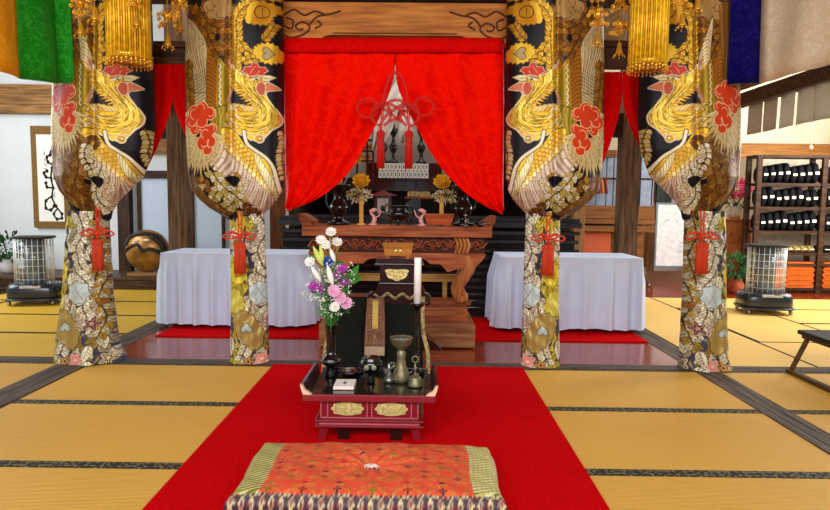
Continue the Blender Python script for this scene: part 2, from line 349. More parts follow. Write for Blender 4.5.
    # train foliage at the bottom
    if outer:
        scatter(50, 0, 52, 130, 205, 12, [BR, BR2, C(110, 70, 30, .35)], DB); scatter(16, 40, 66, 176, 214, 9, [CR, CR2], DB)
        for pts in ([(8, 138), (6, 160), (14, 180), (30, 200), (52, 212)], [(26, 136), (20, 156), (28, 178), (44, 196)], [(36, 130), (40, 150), (40, 168), (34, 186), (46, 204)]):
            cv.frond(pts, 9.5, [BR, BR2, C(164, 120, 52, .4)], DB, 3.0)
        cv.frond([(60, 166), (54, 180), (50, 194), (56, 208)], 8, [CR2, CR], DK, 3); cv.frond([(50, 142), (46, 156), (50, 172)], 6, [CR2, CR], DK, 3)
    else:
        scatter(26, 4, 30, 176, 208, 10, [BR, BR2, C(110, 70, 30, .35)], DB); scatter(34, 22, 62, 176, 216, 9, [CR, C(206, 184, 110, .4), GD], DB)
        for pts in ([(50, 176), (40, 190), (28, 204), (18, 200)], [(62, 194), (50, 204), (38, 212)]): cv.frond(pts, 8, [CR, C(204, 186, 104, .4)], DK, 3)
        cv.frond([(34, 172), (46, 188), (60, 202), (72, 216)], 8, [CR2, C(206, 180, 90, .35)], DK, 3)
        cv.frond([(4, 178), (14, 190), (26, 204), (44, 216)], 8, [BR2, BR], DK, 3)
        cv.frond([(60, 200), (70, 214), (80, 222)], 7, [BR, C(110, 50, 30)], DK, 3)
    cv.fill(spl([(46, 178), (54, 176), (60, 180), (54, 188), (50, 184)], 4, True), K0)
    # pale skirt fanning out under the flame cloud
    for ring, (r0, r1) in enumerate([(8, 36), (6, 27)]):
        for k in range(21):
            an = .2+k*(2.9/20)+ring*.09; cx, cy = 20, 132+t
            cv.leaf(cx+r0*math.cos(an), cy+r0*math.sin(an), cx+(r1+4*(k % 2))*math.cos(an)*.82, cy+(r1+5*(k % 2)+6)*math.sin(an), 4.8, [CR, C(222, 198, 130, .35)][(ring+k) % 2], C(150, 110, 50), True, .4)
    for k in range(9): cv.leaf(8, 112+k*6+t, -5, 117+k*7+t, 4.4, CR, DB, True, .4)
    cv.cloud([(10, 122+t, 7), (14, 113+t, 7), (23, 110+t, 7), (32, 115+t, 6), (21, 122+t, 8), (28, 134+t, 7), (34, 130+t, 5), (24, 144+t, 7), (32, 143+t, 6), (29, 150+t, 5.5), (14, 130+t, 5)], C(206, 58, 24), C(240, 196, 140))
    return cv.done()
def lower_paint(outer=False):
    cv = Canvas(70, 156, C(62, 62, 84, .0), 5); rg = np.random.default_rng(8)
    WH = C(234, 226, 196, .35); SV = C(200, 188, 150, .4); YE = C(226, 206, 60, .3); GB_ = C(176, 140, 62, .45); LG = C(166, 156, 130, .4)
    def big(x, y, a, L_, w_, col, bb=4): cv.leaf(x, y, x+L_*math.cos(a), y+L_*math.sin(a), w_, col, DK, True, .5, bb)
    for k in range(230):
        x, y = rg.uniform(-2, 70), rg.uniform(-4, 156); yel = x < (20 if outer else 22); big(x, y, rg.uniform(.4, 2.7), rg.uniform(12, 21), rg.uniform(7, 11), ([YE, C(206, 186, 60, .4), WH] if yel else [WH, SV, WH, GB_, LG, CR2])[k % (3 if yel else 6)])
        if k % 9 == 0: cv.disc(rg.uniform(10, 60), rg.uniform(0, 150), rg.uniform(2, 4), C(62, 62, 84), None, .4, 6)
    for pts, cl in (([(30, 0), (36, 20), (30, 40), (38, 64)], [WH, CR2]), ([(50, 4), (46, 24), (52, 44), (46, 70)], [GB_, SV]), ([(28, 60), (42, 76), (38, 96), (44, 112)], [WH, CR2]), ([(56, 66), (50, 88), (56, 108), (50, 130)], [SV, GB_]), ([(10, 118), (20, 132), (14, 152)], [WH, CR2])):
        cv.frond(pts, 8.5, cl, DK, 3.4)
    cv.jag([(22, 82), (28, 72), (40, 74), (43, 84), (36, 93), (26, 92)], C(192, 206, 206, .15), DY, 14, 1.6)
    for k in range(6): cv.line([(33, 83), (33+8*math.cos(k*1.05), 83+8*math.sin(k*1.05))], .5, C(110, 116, 110))
    cv.jag([(2, 56), (10, 50), (20, 58), (18, 70), (8, 74), (2, 66)], YE, DY, 20); cv.heart(11, 62, 5, C(220, 150, 40, .4), DY, .5)
    cv.jag([(0, 84), (8, 78), (16, 86), (18, 98), (8, 104), (0, 98)], C(216, 204, 90, .35), DY, 20)
    cv.jag([(6, 108), (16, 100), (28, 108), (36, 124), (30, 140), (18, 134), (8, 120)], C(176, 150, 84, .4), DK, 26); cv.heart(20, 118, 6, C(176, 190, 186, .2), DY, 3.14); cv.heart(52, 92, 5, BR2, DK, .3)
    for cx, cy, r, a, o in ((46, 114, 8, C(76, 36, 66), C(200, 160, 130)), (36, 112, 5, C(96, 44, 90), C(220, 190, 160)), (34, 150, 8, C(222, 120, 110), C(240, 200, 180)), (22, 152, 6, C(226, 160, 90), DK), (60, 150, 7, C(90, 60, 40), CR)):
        pt = []
        for k in range(40): rr = r*(.72+.28*math.cos(k*PI/20*5)); pt.append((cx+rr*math.cos(k*PI/20), cy+rr*math.sin(k*PI/20)))
        cv.fill(pt, a, o, .7)
        for k in range(5): cv.line([(cx, cy), (cx+r*.7*math.cos(k*1.257), cy+r*.7*math.sin(k*1.257))], .5, o)
        cv.disc(cx, cy, r*.2, o)
    return cv.done()
MBROC = paintmat('brocade', .44, .6, 220, .95)
S46 = 4.62/F                                  # metres per photograph unit at the pillars
def zz(y, x=417): return PZ(x, y, 4.64)
def interp(tab, y):
    ys = [a[0] for a in tab]; return [np.interp(y, ys, [a[k] for a in tab]) for k in range(1, len(tab[0]))]
PH = {False: phoenix(False), True: phoenix(True)}; LP = {False: lower_paint(False), True: lower_paint(True)}
def wx(x0, x1, y, root, flip, th):
    an = ANCH[root.name]; sg = -1 if flip else 1; a, b = PX(an+sg*x0, y, 4.79)-root.location.x, PX(an+sg*x1, y, 4.79)-root.location.x
    return (a+b)/2+(b-a)/2*np.sin(th)
ANCH = {}
def upper_tube(root, cx0, flip, outer, tab, pat0):
    cv = PH[outer]; nx_f, nx_b, ny = 230, 34, 470
    th = np.concatenate([np.linspace(-PI/2, PI/2, nx_f, endpoint=False), np.linspace(PI/2, 3*PI/2, nx_b, endpoint=False)])
    ys = np.linspace(-22, 220, ny); XYZ = np.zeros((ny, len(th), 3)); CO = np.zeros((ny, len(th), 4))
    for j, y in enumerate(ys):
        x0, x1 = interp(tab, y); c = (x0+x1)/2; W = (x1-x0)/2
        g = max(0, (y-170)/48)
        fold = .016*np.sin(th*5+y*.02+.6*np.sin(y*.03))+.006*np.sin(th*3+y*.09)*(y > 0)+.007*np.sin(th*11+1.3+y*.01)*(.4+g*1.6)+.006*np.sin(th*23+y*.05)*g
        crease = -.035*np.exp(-((np.sin(th)-.06)/.07)**2)*(1-.7*g)*(np.cos(th) > 0)
        u = c+W*np.sin(th)
        D = (W*S46*np.where(np.cos(th) > 0, .62, .28))*np.cos(th)+(fold+crease)*np.sign(np.cos(th)+.001)*np.abs(np.cos(th))**.5
        XYZ[j, :, 0] = wx(x0, x1, y, root, flip, th); XYZ[j, :, 1] = -D; XYZ[j, :, 2] = zz(y, ANCH[root.name])+.006*g*np.sin(th*9)
        CO[j] = cv.sample(u-pat0, np.full(len(th), max(y, 0)) if y >= 0 else np.full(len(th), -y))
    return gridmesh('phoenix_cloth', XYZ, MBROC, CO, True, root)
def lower_tube(root, flip, outer, tab, pat0, wrinkle=.006):
    cv = LP[outer]; nx_f, nx_b, ny = 150, 30, 250
    th = np.concatenate([np.linspace(-PI/2, PI/2, nx_f, endpoint=False), np.linspace(PI/2, 3*PI/2, nx_b, endpoint=False)])
    fy = np.linspace(0, 1, ny); XYZ = np.zeros((ny, len(th), 3)); CO = np.zeros((ny, len(th), 4)); z0 = zz(212, ANCH[root.name])
    for j, f in enumerate(fy):
        y = 212+f*154; x0, x1 = interp(tab, y); c = (x0+x1)/2; W = (x1-x0)/2; u = c+W*np.sin(th)
        q = wrinkle*(np.sin(th*4+f*9)*np.sin(f*34+th*2)+.8*np.sin(f*60+th*5)+.6*np.sin(th*13+f*4))+.012*np.sin(th*6)*f*f*(1.5 if outer else .5)
        D = W*S46*.8*np.cos(th)+q*np.abs(np.cos(th))**.5*np.sign(np.cos(th)+.001)
        XYZ[j, :, 0] = wx(x0, x1, y-8*max(0, f-.9), root, flip, th); XYZ[j, :, 1] = -D; XYZ[j, :, 2] = z0*(1-f)+.006+.01*(1-np.cos(th*2))*(f > .9)*0
        CO[j] = cv.sample(u-pat0, np.full(len(th), f*155))
    return gridmesh('floral_cloth', XYZ, MBROC, CO, True, root)
# ------------------------------------------------------------------ setting: floor, walls, ceiling
mGrey = wood('weathered_wood', (66, 56, 50), (112, 98, 88), 'y', .55); mGreyx = wood('weathered_wood', (60, 50, 44), (104, 90, 80), 'x', .5)
mFloor = wood('polished_floor', (108, 34, 12), (164, 66, 24), 'x', .16, .2)
mWall = mat('plaster', (214, 220, 222), .9, 0, .02, 3); mWallC = mat('cream_plaster', (226, 214, 186), .9, 0, .02, 3)
mSub = mat('subfloor', (70, 56, 40), .8)
mBeam = wood('beam', (104, 72, 38), (160, 118, 70), 'x', .6); mPost = wood('post', (84, 62, 44), (136, 108, 84), 'z', .6); mDkPost = wood('dark_post', (42, 30, 22), (70, 50, 36), 'z', .55)
struct(MB().box(-7.2, 7.2, -3.2, 13, -.16, -.062).build('floor', mSub))
struct(MB().box(-2.54, 2.12, 4.84, 13, -.06, 0).box(2.12, 6.6, 8.52, 13, -.06, 0).build('floor.001', mFloor))
def plank(n, x0, x1, y0, y1, m, grooves):
    b = MB(); ax = x1-x0 < y1-y0; k = grooves
    for i in range(k):
        if ax: a = x0+(x1-x0)*i/k; b.box(a, a+(x1-x0)/k-.006, y0, y1, -.06, .004)
        else: a = y0+(y1-y0)*i/k; b.box(x0, x1, a, a+(y1-y0)/k-.006, -.06, .004)
    return struct(b.build(n, m))
plank('trim_1', -2.77, -2.53, -3, 8.6, mGrey, 3); plank('trim_2', 2.12, 2.31, -3, 8.5, mGrey, 3)
plank('trim_3', -2.53, 2.12, 4.70, 4.84, mGreyx, 2); plank('trim_4', -7, -2.77, 4.70, 4.84, mGreyx, 2); plank('trim_5', 2.31, 6.6, 4.70, 4.84, mGreyx, 2)
struct(MB().box(-7.1, -1.7, 9.62, 9.74, -.06, 4.3).build('wall_back', mWall))
struct(MB().box(2.0, 6.7, 11.9, 12.0, -.06, 4.3).build('wall_back_right', mWallC))
struct(MB().box(-7.16, -7.04, 7.6, 9.7, -.06, 4.3).box(-7.16, -7.04, -3, 7.6, 3.0, 4.3).box(-7.16, -7.04, -3, 4.2, -.06, 3).box(-7.16, -7.04, 4.2, 7.6, -.06, .5).build('wall_left', mWall))
struct(MB().box(6.62, 6.72, 8.2, 12, -.06, 4.3).box(6.62, 6.72, -3, 8.2, 3.0, 4.3).box(6.62, 6.72, -3, 4.6, -.06, 3).box(6.62, 6.72, 4.6, 8.2, -.06, .4).build('wall_right', mWallC))
struct(MB().box(-7.2, 7.2, -.8, 13, 4.3, 4.4).build('ceiling', wood('ceiling_board', (120, 92, 62), (160, 126, 88), 'y', .8)))
# back hall behind the altar
mBlk = mat('black_lacquer', (22, 16, 15), .22, 0, .1, 6, coat=.4); mBlkM = mat('black_wood', (30, 25, 24), .5, 0, .2, 6)
struct(MB().box(-1.72, 2.02, 10.4, 10.5, -.06, 4.3).build('wall_sanctum', mat('dark_wall', (48, 38, 34), .8)))
struct(MB().box(-1.74, -1.66, 8.2, 10.5, 0, 4.3).box(1.96, 2.04, 8.2, 12, 0, 4.3).build('wall_sanctum_sides', mat('dark_wall2', (70, 54, 42), .8)))
# tatami
def tatami_mat(n_='tatami', ca=(190, 138, 50), cb=(226, 178, 82)):
    m = bpy.data.materials.new(n_); m.use_nodes = True; nt = m.node_tree; N = nt.nodes; L = nt.links; b = N['Principled BSDF']
    tc = N.new('ShaderNodeTexCoord'); wv = N.new('ShaderNodeTexWave'); wv.bands_direction = 'Y'; wv.inputs['Scale'].default_value = 26; wv.inputs['Distortion'].default_value = .6
    L.new(tc.outputs['Object'], wv.inputs['Vector'])
    mp = N.new('ShaderNodeMapping'); mp.inputs['Scale'].default_value = (3, 60, 1); L.new(tc.outputs['Object'], mp.inputs[0])
    no = N.new('ShaderNodeTexNoise'); no.inputs['Scale'].default_value = 3; no.inputs['Detail'].default_value = 4; L.new(mp.outputs[0], no.inputs[0])
    n2 = N.new('ShaderNodeTexNoise'); n2.inputs['Scale'].default_value = 1.1; L.new(tc.outputs['Object'], n2.inputs[0])
    mx = N.new('ShaderNodeMath'); mx.operation = 'MULTIPLY_ADD'; mx.inputs[1].default_value = .5; L.new(wv.outputs[1], mx.inputs[0]); L.new(no.outputs[0], mx.inputs[2])
    m2 = N.new('ShaderNodeMath'); m2.operation = 'MULTIPLY_ADD'; m2.inputs[1].default_value = .9; L.new(n2.outputs[0], m2.inputs[0]); L.new(mx.outputs[0], m2.inputs[2])
    rp = N.new('ShaderNodeValToRGB'); L.new(m2.outputs[0], rp.inputs[0]); rp.color_ramp.elements[0].position = .6; rp.color_ramp.elements[1].position = 1.45
    rp.color_ramp.elements[0].color = (*lin(ca), 1); rp.color_ramp.elements[1].color = (*lin(cb), 1)
    L.new(rp.outputs[0], b.inputs['Base Color']); b.inputs['Roughness'].default_value = .55; b.inputs['Specular IOR Level'].default_value = .2
    bp = N.new('ShaderNodeBump'); bp.inputs['Strength'].default_value = .25; bp.inputs['Distance'].default_value = .004; L.new(wv.outputs[1], bp.inputs['Height']); L.new(bp.outputs[0], b.inputs['Normal'])
    return m
mTat = tatami_mat(); mTatY = tatami_mat('yellow_tatami', (190, 144, 32), (218, 176, 56)); mTatP = tatami_mat('pale_tatami', (214, 164, 78), (240, 200, 112))  # left-wing mats get a yellower straw colour
def heri_mat():
    m = bpy.data.materials.new('mat_edging'); m.use_nodes = True; nt = m.node_tree; N = nt.nodes; L = nt.links; b = N['Principled BSDF']
    tc = N.new('ShaderNodeTexCoord'); mp = N.new('ShaderNodeMapping'); mp.inputs['Scale'].default_value = (11, 13, 11); L.new(tc.outputs['Object'], mp.inputs[0])
    vo = N.new('ShaderNodeTexVoronoi'); vo.inputs['Scale'].default_value = 2.2; vo.inputs['Randomness'].default_value = .25; L.new(mp.outputs[0], vo.inputs[0]); v = N.new('ShaderNodeMath'); v.operation = 'PINGPONG'; v.inputs[1].default_value = .22; L.new(vo.outputs['Distance'], v.inputs[0])
    rp = N.new('ShaderNodeValToRGB'); L.new(v.outputs[0], rp.inputs[0]); rp.color_ramp.elements[0].color = (*lin((24, 24, 18)), 1); rp.color_ramp.elements[1].color = (*lin((128, 122, 90)), 1)
    rp.color_ramp.elements[0].position = .10; rp.color_ramp.elements[1].position = .2
    L.new(rp.outputs[0], b.inputs['Base Color']); b.inputs['Roughness'].default_value = .75; return m
mHeri = heri_mat(); mHeriD = mat('dark_edging', (44, 34, 24), .7)
def tatami(x0, x1, y0, y1, label, along='x', e=.034, hm=None, group=None, tm=None):
    cx, cy = (x0+x1)/2, (y0+y1)/2; t = thing('tatami_mat', label, 'tatami mat', (cx, cy, -.06), 0, group or 'tatami mats of the hall floor')
    hx, hy = (x1-x0)/2-.002, (y1-y0)/2-.002
    MB().box(-hx, hx, -hy, hy, 0, .057).build('straw_surface', tm or mTat, t)
    for s in (-1, 1):
        if along == 'x': a = sorted((s*hy, s*(hy-e))); MB().box(-hx, hx, a[0], a[1], .0571, .0595).build('edging', hm or mHeri, t)
        else: a = sorted((s*hx, s*(hx-e))); MB().box(a[0], a[1], -hy, hy, .0571, .0595).build('edging', hm or mHeri, t)
for j, (y0, y1, w1) in enumerate([(3.77, 4.70, 'beside the wooden sill'), (2.86, 3.77, 'level with the red lacquer altar desk'), (1.95, 2.86, 'level with the brocade cushion in the foreground'), (1.04, 1.95, 'nearest the camera')]):
    tatami(-2.53, -.2, y0, y1, 'straw tatami mat left of the red carpet, '+w1); tatami(-.2, 2.12, y0, y1, 'straw tatami mat right of the red carpet, '+w1)
    tatami(-4.6, -2.77, y0, y1, 'straw tatami mat outside the left floor track, '+w1); tatami(2.31, 4.2, y0, y1, 'straw tatami mat outside the right floor track, '+w1)
lefts = [(4.84, 5.75, [(-2.77, -4.2), (-4.2, -6)]), (5.75, 6.68, [(-2.77, -3.42), (-3.42, -5.2), (-5.2, -6.9)]), (6.68, 7.6, [(-2.77, -3.4), (-3.4, -4.45), (-4.45, -6.2)]), (7.6, 8.63, [(-2.77, -3.9), (-3.9, -5.5)])]
rowname = ['first', 'second', 'third', 'fourth', 'fifth']
for j, (y0, y1, xs) in enumerate(lefts):
    for k, (a, b) in enumerate(xs):
        tatami(b, a, y0, y1, 'yellow tatami mat, left wing, %s row behind the sill, %s from the track' % (rowname[j], rowname[k]), 'x', .022 if y1-y0 > .2 else .01, mHeriD, None, mTatY)
for (x0, x1, y0, y1, al, l) in [(2.31, 3.18, 4.84, 6.68, 'y', 'pale tatami mat beside the right floor track, nearer the brocade pillar'), (2.31, 3.18, 6.68, 8.5, 'y', 'pale tatami mat beside the right track, nearer the wooden back floor'), (3.18, 5, 4.84, 5.76, 'x', 'pale tatami mat behind the low black bench'), (3.18, 4.15, 5.76, 7.6, 'y', 'pale tatami mat in front of the right heater'), (4.15, 6, 5.76, 6.7, 'x', 'pale tatami mat at the right edge, two rows before the rack'), (4.15, 6.5, 6.7, 7.6, 'x', 'pale tatami mat under the right side of the right heater'), (3.18, 4.9, 7.6, 8.5, 'x', 'pale tatami mat behind the right heater'), (4.9, 6.6, 7.6, 8.5, 'x', 'pale tatami mat in front of the rack of stored cushions')]:
    tatami(x0, x1, y0, y1, l, al, .02, mHeriD, None, mTatP)
mCarp = mat('red_carpet', (200, 2, 10), .95, 0, .1, 60, .3, spec=.03)
tag(MB().box(-1.12, .80, 1.0, 4.69, .0005, .012, bev=.004).build('carpet_runner', mCarp), 'long bright red carpet runner laid down the middle of the tatami', 'carpet')
tag(MB().box(-2.44, 2.11, 5.63, 6.72, .0005, .012, bev=.004).build('carpet', mCarp), 'wide dark red rug on the polished floor under the white-clothed tables', 'carpet')
struct(MB().box(-7.0, -1.9, 8.66, 9.62, -.06, .13).build('trim_6', wood('ledge', (50, 36, 26), (86, 62, 44), 'x', .5)))
struct(MB().box(-7, -1.9, 8.64, 9.62, .13, .16).build('trim_7', wood('ledge_top', (60, 46, 36), (96, 74, 56), 'x', .4)))
# ------------------------------------------------------------------ pillars wrapped in brocade
TI = [(-22, -61, 34), (0, -62, 34), (60, -63, 35), (140, -62, 35), (176, -60, 35), (190, -57, 33), (200, -49, 28), (208, -40, 21), (214, -30, 15), (220, -21, 14)]
TO = [(-22, -26, 60), (0, -28, 63), (60, -33, 65), (120, -34, 67), (150, -34, 64), (176, -33, 55), (190, -28, 41), (200, -21, 31), (212, -14, 24), (220, -13, 22)]
LI = [(212, -19, 15), (222, -19, 15), (300, -18, 18), (366, -19, 20)]
LOR = [(212, -20, 19), (300, -21, 22), (356, -23, 25), (366, -27, 26)]
LO = [(212, -20, 19), (300, -25, 24), (340, -30, 29), (356, -31, 32), (366, -32, 37)]
mCord = mat('vermilion_cord', (214, 62, 34), .5, 0, .1, 120, .4); mTas = mat('vermilion_silk', (206, 66, 36), .55, 0, .25, 6, .6, (90, 90, 1.5))
def tassel_part(b, x, z, y, h, w, mi=0):
    b.lathe([(w*.18, 0), (w*.5, -h*.05), (w*.52, -h*.13), (w*.38, -h*.17), (w*.44, -h*.22), (w*.5, -h), (.001, -h)], 18, mi, c=(x, y, z))
def bow(loc, s, label, grp, drop=.19):
    t = thing('cord_tassel', label, 'tassel', loc, 0, grp)
    b = MB()
    for sg in (-1, 1):
        b.tube(spl([(0, 0, 0), (sg*.04*s, -.01, .02*s), (sg*.10*s, -.012, .015*s), (sg*.125*s, -.01, -.005*s), (sg*.09*s, -.006, -.022*s), (sg*.03*s, 0, -.012*s), (0, 0, 0)], 6), .0065*s, 7)
        b.tube(spl([(0, -.004, 0), (sg*.05*s, -.02, .035*s), (sg*.075*s, -.02, .012*s), (sg*.03*s, -.02, -.006*s), (0, -.01, 0)], 5), .006*s, 7)
        b.tube([(sg*.009, -.004, 0), (sg*.011, .0, .07), (sg*.012, .012, drop)], .006*s, 7)
        b.tube([(sg*.007, -.008, 0), (sg*.007, -.008, -.06*s)], .005*s, 6)
    b.ball((0, -.014, 0), .02*s, 0, 10); b.ball((0, -.012, -.028*s), .013*s, 0, 8); b.build('knot', mCord, t)
    for sg in (-1, 1):
        b = MB(); tassel_part(b, sg*.018, -.045*s, -.014-.004*sg, .24*s, .058*s); b.build('tassel', mTas, t)
def pillar(anchor, flip, outer, words, dx=0):
    X = PX(anchor, 350, 4.68); root = thing('brocade_pillar_wrap', 'gold phoenix brocade round the '+words, 'brocade hanging', (X, 4.80, 0), 0, None); ANCH[root.name] = anchor
    upper_tube(root, 0, flip, outer, TO if outer else TI, -34 if outer else -62)
    lower_tube(root, flip, outer, (LOR if flip else LO) if outer else LI, -33 if outer else -19)
    if outer and not flip:
        b = MB()
        for pl in ([(60, 150), (55, 158), (52, 168), (51, 178), (53, 188), (52, 197), (56, 206), (62, 214)], [(53, 165), (48, 162), (47, 157), (50, 155)], [(51, 178), (46, 177), (44, 173), (47, 171)], [(53, 188), (47, 187), (46, 183)], [(52, 196), (46, 201), (46, 208), (51, 210), (54, 206)], [(58, 208), (54, 214), (57, 219), (62, 218)], [(55, 158), (51, 152), (54, 148)]):
            q = [P(x, y, 4.80) for x, y in pl]; q = [(v[0]-X, 0, v[2]) for v in q]; b.tube(spl(q, 6), .0065, 6)
            for v in q[1:]: b.ball(tuple(v), .011, 0, 7, rz=.016)
        b.build('black_cord_scroll', mBlkM, root)
    c = MB().lathe([(.075, 0), (.075, 4.3)], 20, 0, c=(X+.012*(1 if flip else -1), 4.81, 0)).build('trim_%d' % (8+int(anchor/200)), mDkPost); struct(c)
    return X
pillar(88, False, True, 'outermost left pillar, nearest the left heater'); pillar(249, False, False, 'inner left pillar, phoenix facing right')
pillar(541, True, False, 'inner right pillar, phoenix facing left'); pillar(705, True, True, 'outermost right pillar, nearest the right heater')
for (px, py, l) in [(98, 233, 'red knotted cord with tassels round the outermost left brocade pillar'), (240, 236, 'red knotted cord with tassels round the inner left brocade pillar'), (548, 238, 'red knotted cord with tassels round the inner right brocade pillar'), (702, 236, 'red knotted cord with tassels round the outermost right brocade pillar')]:
    p = P(px, py, 4.60); bow(p, .98, l, 'tasselled cords tying the pillar brocades')
# ------------------------------------------------------------------ carved beams
mKey = wood('golden_wood', (146, 80, 24), (192, 120, 46), 'x', .45); mCarve = mat('carved_line', (84, 44, 18), .6)
X0, X1 = -1.09, .66
t = thing('carved_beam', 'golden brown carved wooden beam above the large red curtain', 'beam', (-.215, 4.99, 2.5))
hw = .9
out = [(-hw, .30), (-hw, .0), (-.62, .0), (-.58, .015), (-.55, .045), (-.50, .055), (.50, .055), (.55, .045), (.58, .015), (.62, .0), (hw, .0), (hw, .30)]
MB().prism(out, -.06, .06).build('beam_body', mKey, t)
b = MB()
for sg in (-1, 1):
    for q in ([(.86, .05), (.80, .03), (.70, .06), (.66, .11), (.71, .15), (.77, .12), (.74, .09), (.71, .10)], [(.66, .13), (.60, .19), (.50, .21), (.42, .235)], [(.86, .20), (.78, .24), (.70, .20), (.62, .23), (.55, .21)], [(.86, .12), (.80, .10), (.79, .16), (.84, .18)], [(.62, .10), (.57, .13), (.60, .16)]):
        b.tube([(sg*x, -.062, z) for x, z in [tuple(p) for p in spl(q, 6)]], .0075, 6)
b.tube([(-.48, -.062, .068), (.48, -.062, .068)], .004, 6)
b.build('scroll_carving', mCarve, t)
mDB = wood('dark_beam', (48, 26, 14), (92, 54, 28), 'x', .45)
struct(MB().box(-2.5, 2.2, 4.94, 5.12, 2.83, 3.05).build('trim_20', mDB))
for k, (a, b_) in enumerate([(60, 200), (585, 720)]):
    xa, xb = PX(a, 50, 5.05), PX(b_, 50, 5.05); z0, z1 = PZ((a+b_)/2, 67, 5.0), PZ((a+b_)/2, 42, 5.0)
    o = struct(MB().box(xa, xb, 4.98, 5.1, z0, z1-.05).box(xa, xb, 4.96, 5.12, z1-.045, z1).box(xa, xb, 4.97, 5.11, z0-.001, z0+.03).build('trim_%d' % (21+k), mDB))
# ------------------------------------------------------------------ curtains
def damask(name, c1, c2, rough=.38, sc_=7):
    m = bpy.data.materials.new(name); m.use_nodes = True; nt = m.node_tree; N = nt.nodes; L = nt.links; b = N['Principled BSDF']
    tc = N.new('ShaderNodeTexCoord'); v = N.new('ShaderNodeTexVoronoi'); v.feature = 'SMOOTH_F1'; v.inputs['Scale'].default_value = sc_
    no = N.new('ShaderNodeTexNoise'); no.inputs['Scale'].default_value = sc_*1.2; no.inputs['Detail'].default_value = 2
    L.new(tc.outputs['Object'], no.inputs[0]); mx = N.new('ShaderNodeMixRGB'); mx.inputs[0].default_value = .22; L.new(tc.outputs['Object'], mx.inputs[1]); L.new(no.outputs[1], mx.inputs[2]); L.new(mx.outputs[0], v.inputs[0])
    w_ = N.new('ShaderNodeMath'); w_.operation = 'MULTIPLY'; w_.inputs[1].default_value = 30; L.new(v.outputs[0], w_.inputs[0])
    s_ = N.new('ShaderNodeMath'); s_.operation = 'SINE'; L.new(w_.outputs[0], s_.inputs[0])
    rp = N.new('ShaderNodeValToRGB'); L.new(s_.outputs[0], rp.inputs[0]); rp.color_ramp.elements[0].position = .3; rp.color_ramp.elements[1].position = .5
    rp.color_ramp.elements[0].color = (*lin(c1), 1); rp.color_ramp.elements[1].color = (*lin(c2), 1); L.new(rp.outputs[0], b.inputs['Base Color'])
    r2 = N.new('ShaderNodeMapRange'); r2.inputs['To Min'].default_value = rough; r2.inputs['To Max'].default_value = rough+.25; L.new(s_.outputs[0], r2.inputs[0]); L.new(r2.outputs[0], b.inputs['Roughness'])
    b.inputs['Specular IOR Level'].default_value = .45; b.inputs['Specular Tint'].default_value = (*lin(c2), 1); return m
mRed = damask('red_damask', (222, 10, 2), (234, 20, 4), .3, 7); mRedD = damask('dark_red_damask', (196, 6, 6), (206, 9, 8))
def curtain_piece(name, outerpts, innerpts, Y, m, parent, amp=.030, nf=3, ny=60, nx=44, seed=0, ybase=0):
    # outerpts / innerpts: [(px, py)] edges given as photo measurements at depth Y, turned into metres
    A = [P(x, y, Y) for x, y in [tuple(p) for p in spl(outerpts, 12)]]; B = [P(x, y, Y) for x, y in [tuple(p) for p in spl(innerpts, 12)]]
    def at(L_, f):
        k = f*(len(L_)-1); i = min(int(k), len(L_)-2); return L_[i].lerp(L_[i+1], k-i)
    g = np.zeros((ny, nx, 3))
    for j in range(ny):
        f = j/(ny-1); a, b_ = at(A, f), at(B, f)
        for i in range(nx):
            u = i/(nx-1); p = a.lerp(b_, u); fold = amp*(.25+f)*math.sin(u*nf*PI*2+f*2.5+seed)*(1-.3*u)+.4*amp*math.sin(u*17+f*9+seed)*f
            sag = -.03*math.sin(PI*u)*f*f if name else 0
            g[j, i] = (p[0], Y-ybase+fold, p[2]+sag*(1 if f < .999 else 1))
    o = gridmesh(name, g, m, None, False, parent); solid(o, .004); return o
t = thing('curtain', 'large glossy red damask curtain parted below the golden carved beam', 'curtain', (0, 0, 0))
curtain_piece('curtain_panel', [(283, 38), (284, 120), (285, 185), (286, 207)], [(394.5, 38), (394, 76), (384, 106), (374, 128), (352, 168), (330, 190), (308, 203), (289, 208)], 4.92, mRed, t, seed=1)
curtain_piece('curtain_panel', [(504, 40), (504, 120), (503, 190), (503, 210)], [(395.5, 38), (396.5, 80), (405, 104), (415, 124), (437, 162), (460, 188), (482, 204), (501, 211)], 4.92, mRed, t, seed=2.4)
b = MB(); q = []
for x in range(282, 507, 5): q.append(P(x, 38, 4.895)); 
g = [[(p[0], 4.890+.004*math.sin(p[0]*30), p[2]-dz) for p in q] for dz in (0, .04, .08, .11)]
o = MB().sheet(g).build('header_strip', mRedD, t); solid(o, .004)
for lab, o1, i1, o2, i2 in (('narrow dark red curtain hanging between the two left brocade pillars', [(140, 64), (139, 120), (138, 172)], [(172, 64), (172, 102), (160, 140), (143, 176)], [(205, 64), (206, 120), (206, 178)], [(172.6, 64), (174, 104), (187, 138), (203, 170)]),
                            ('narrow dark red curtain hanging between the two right brocade pillars', [(590, 72), (590, 130), (588, 186)], [(622, 72), (621, 106), (608, 150), (592, 188)], [(656, 72), (657, 120), (657, 168)], [(622.6, 72), (624, 106), (637, 142), (655, 166)])):
    t = thing('side_curtain', lab, 'curtain', (0, 0, 0), 0, 'side curtains between the pillars')
    curtain_piece('curtain_panel', o1, i1, 4.94, mRedD, t, .012, 3, 40, 24, 1); curtain_piece('curtain_panel', o2, i2, 4.94, mRedD, t, .012, 3, 40, 24, 2)
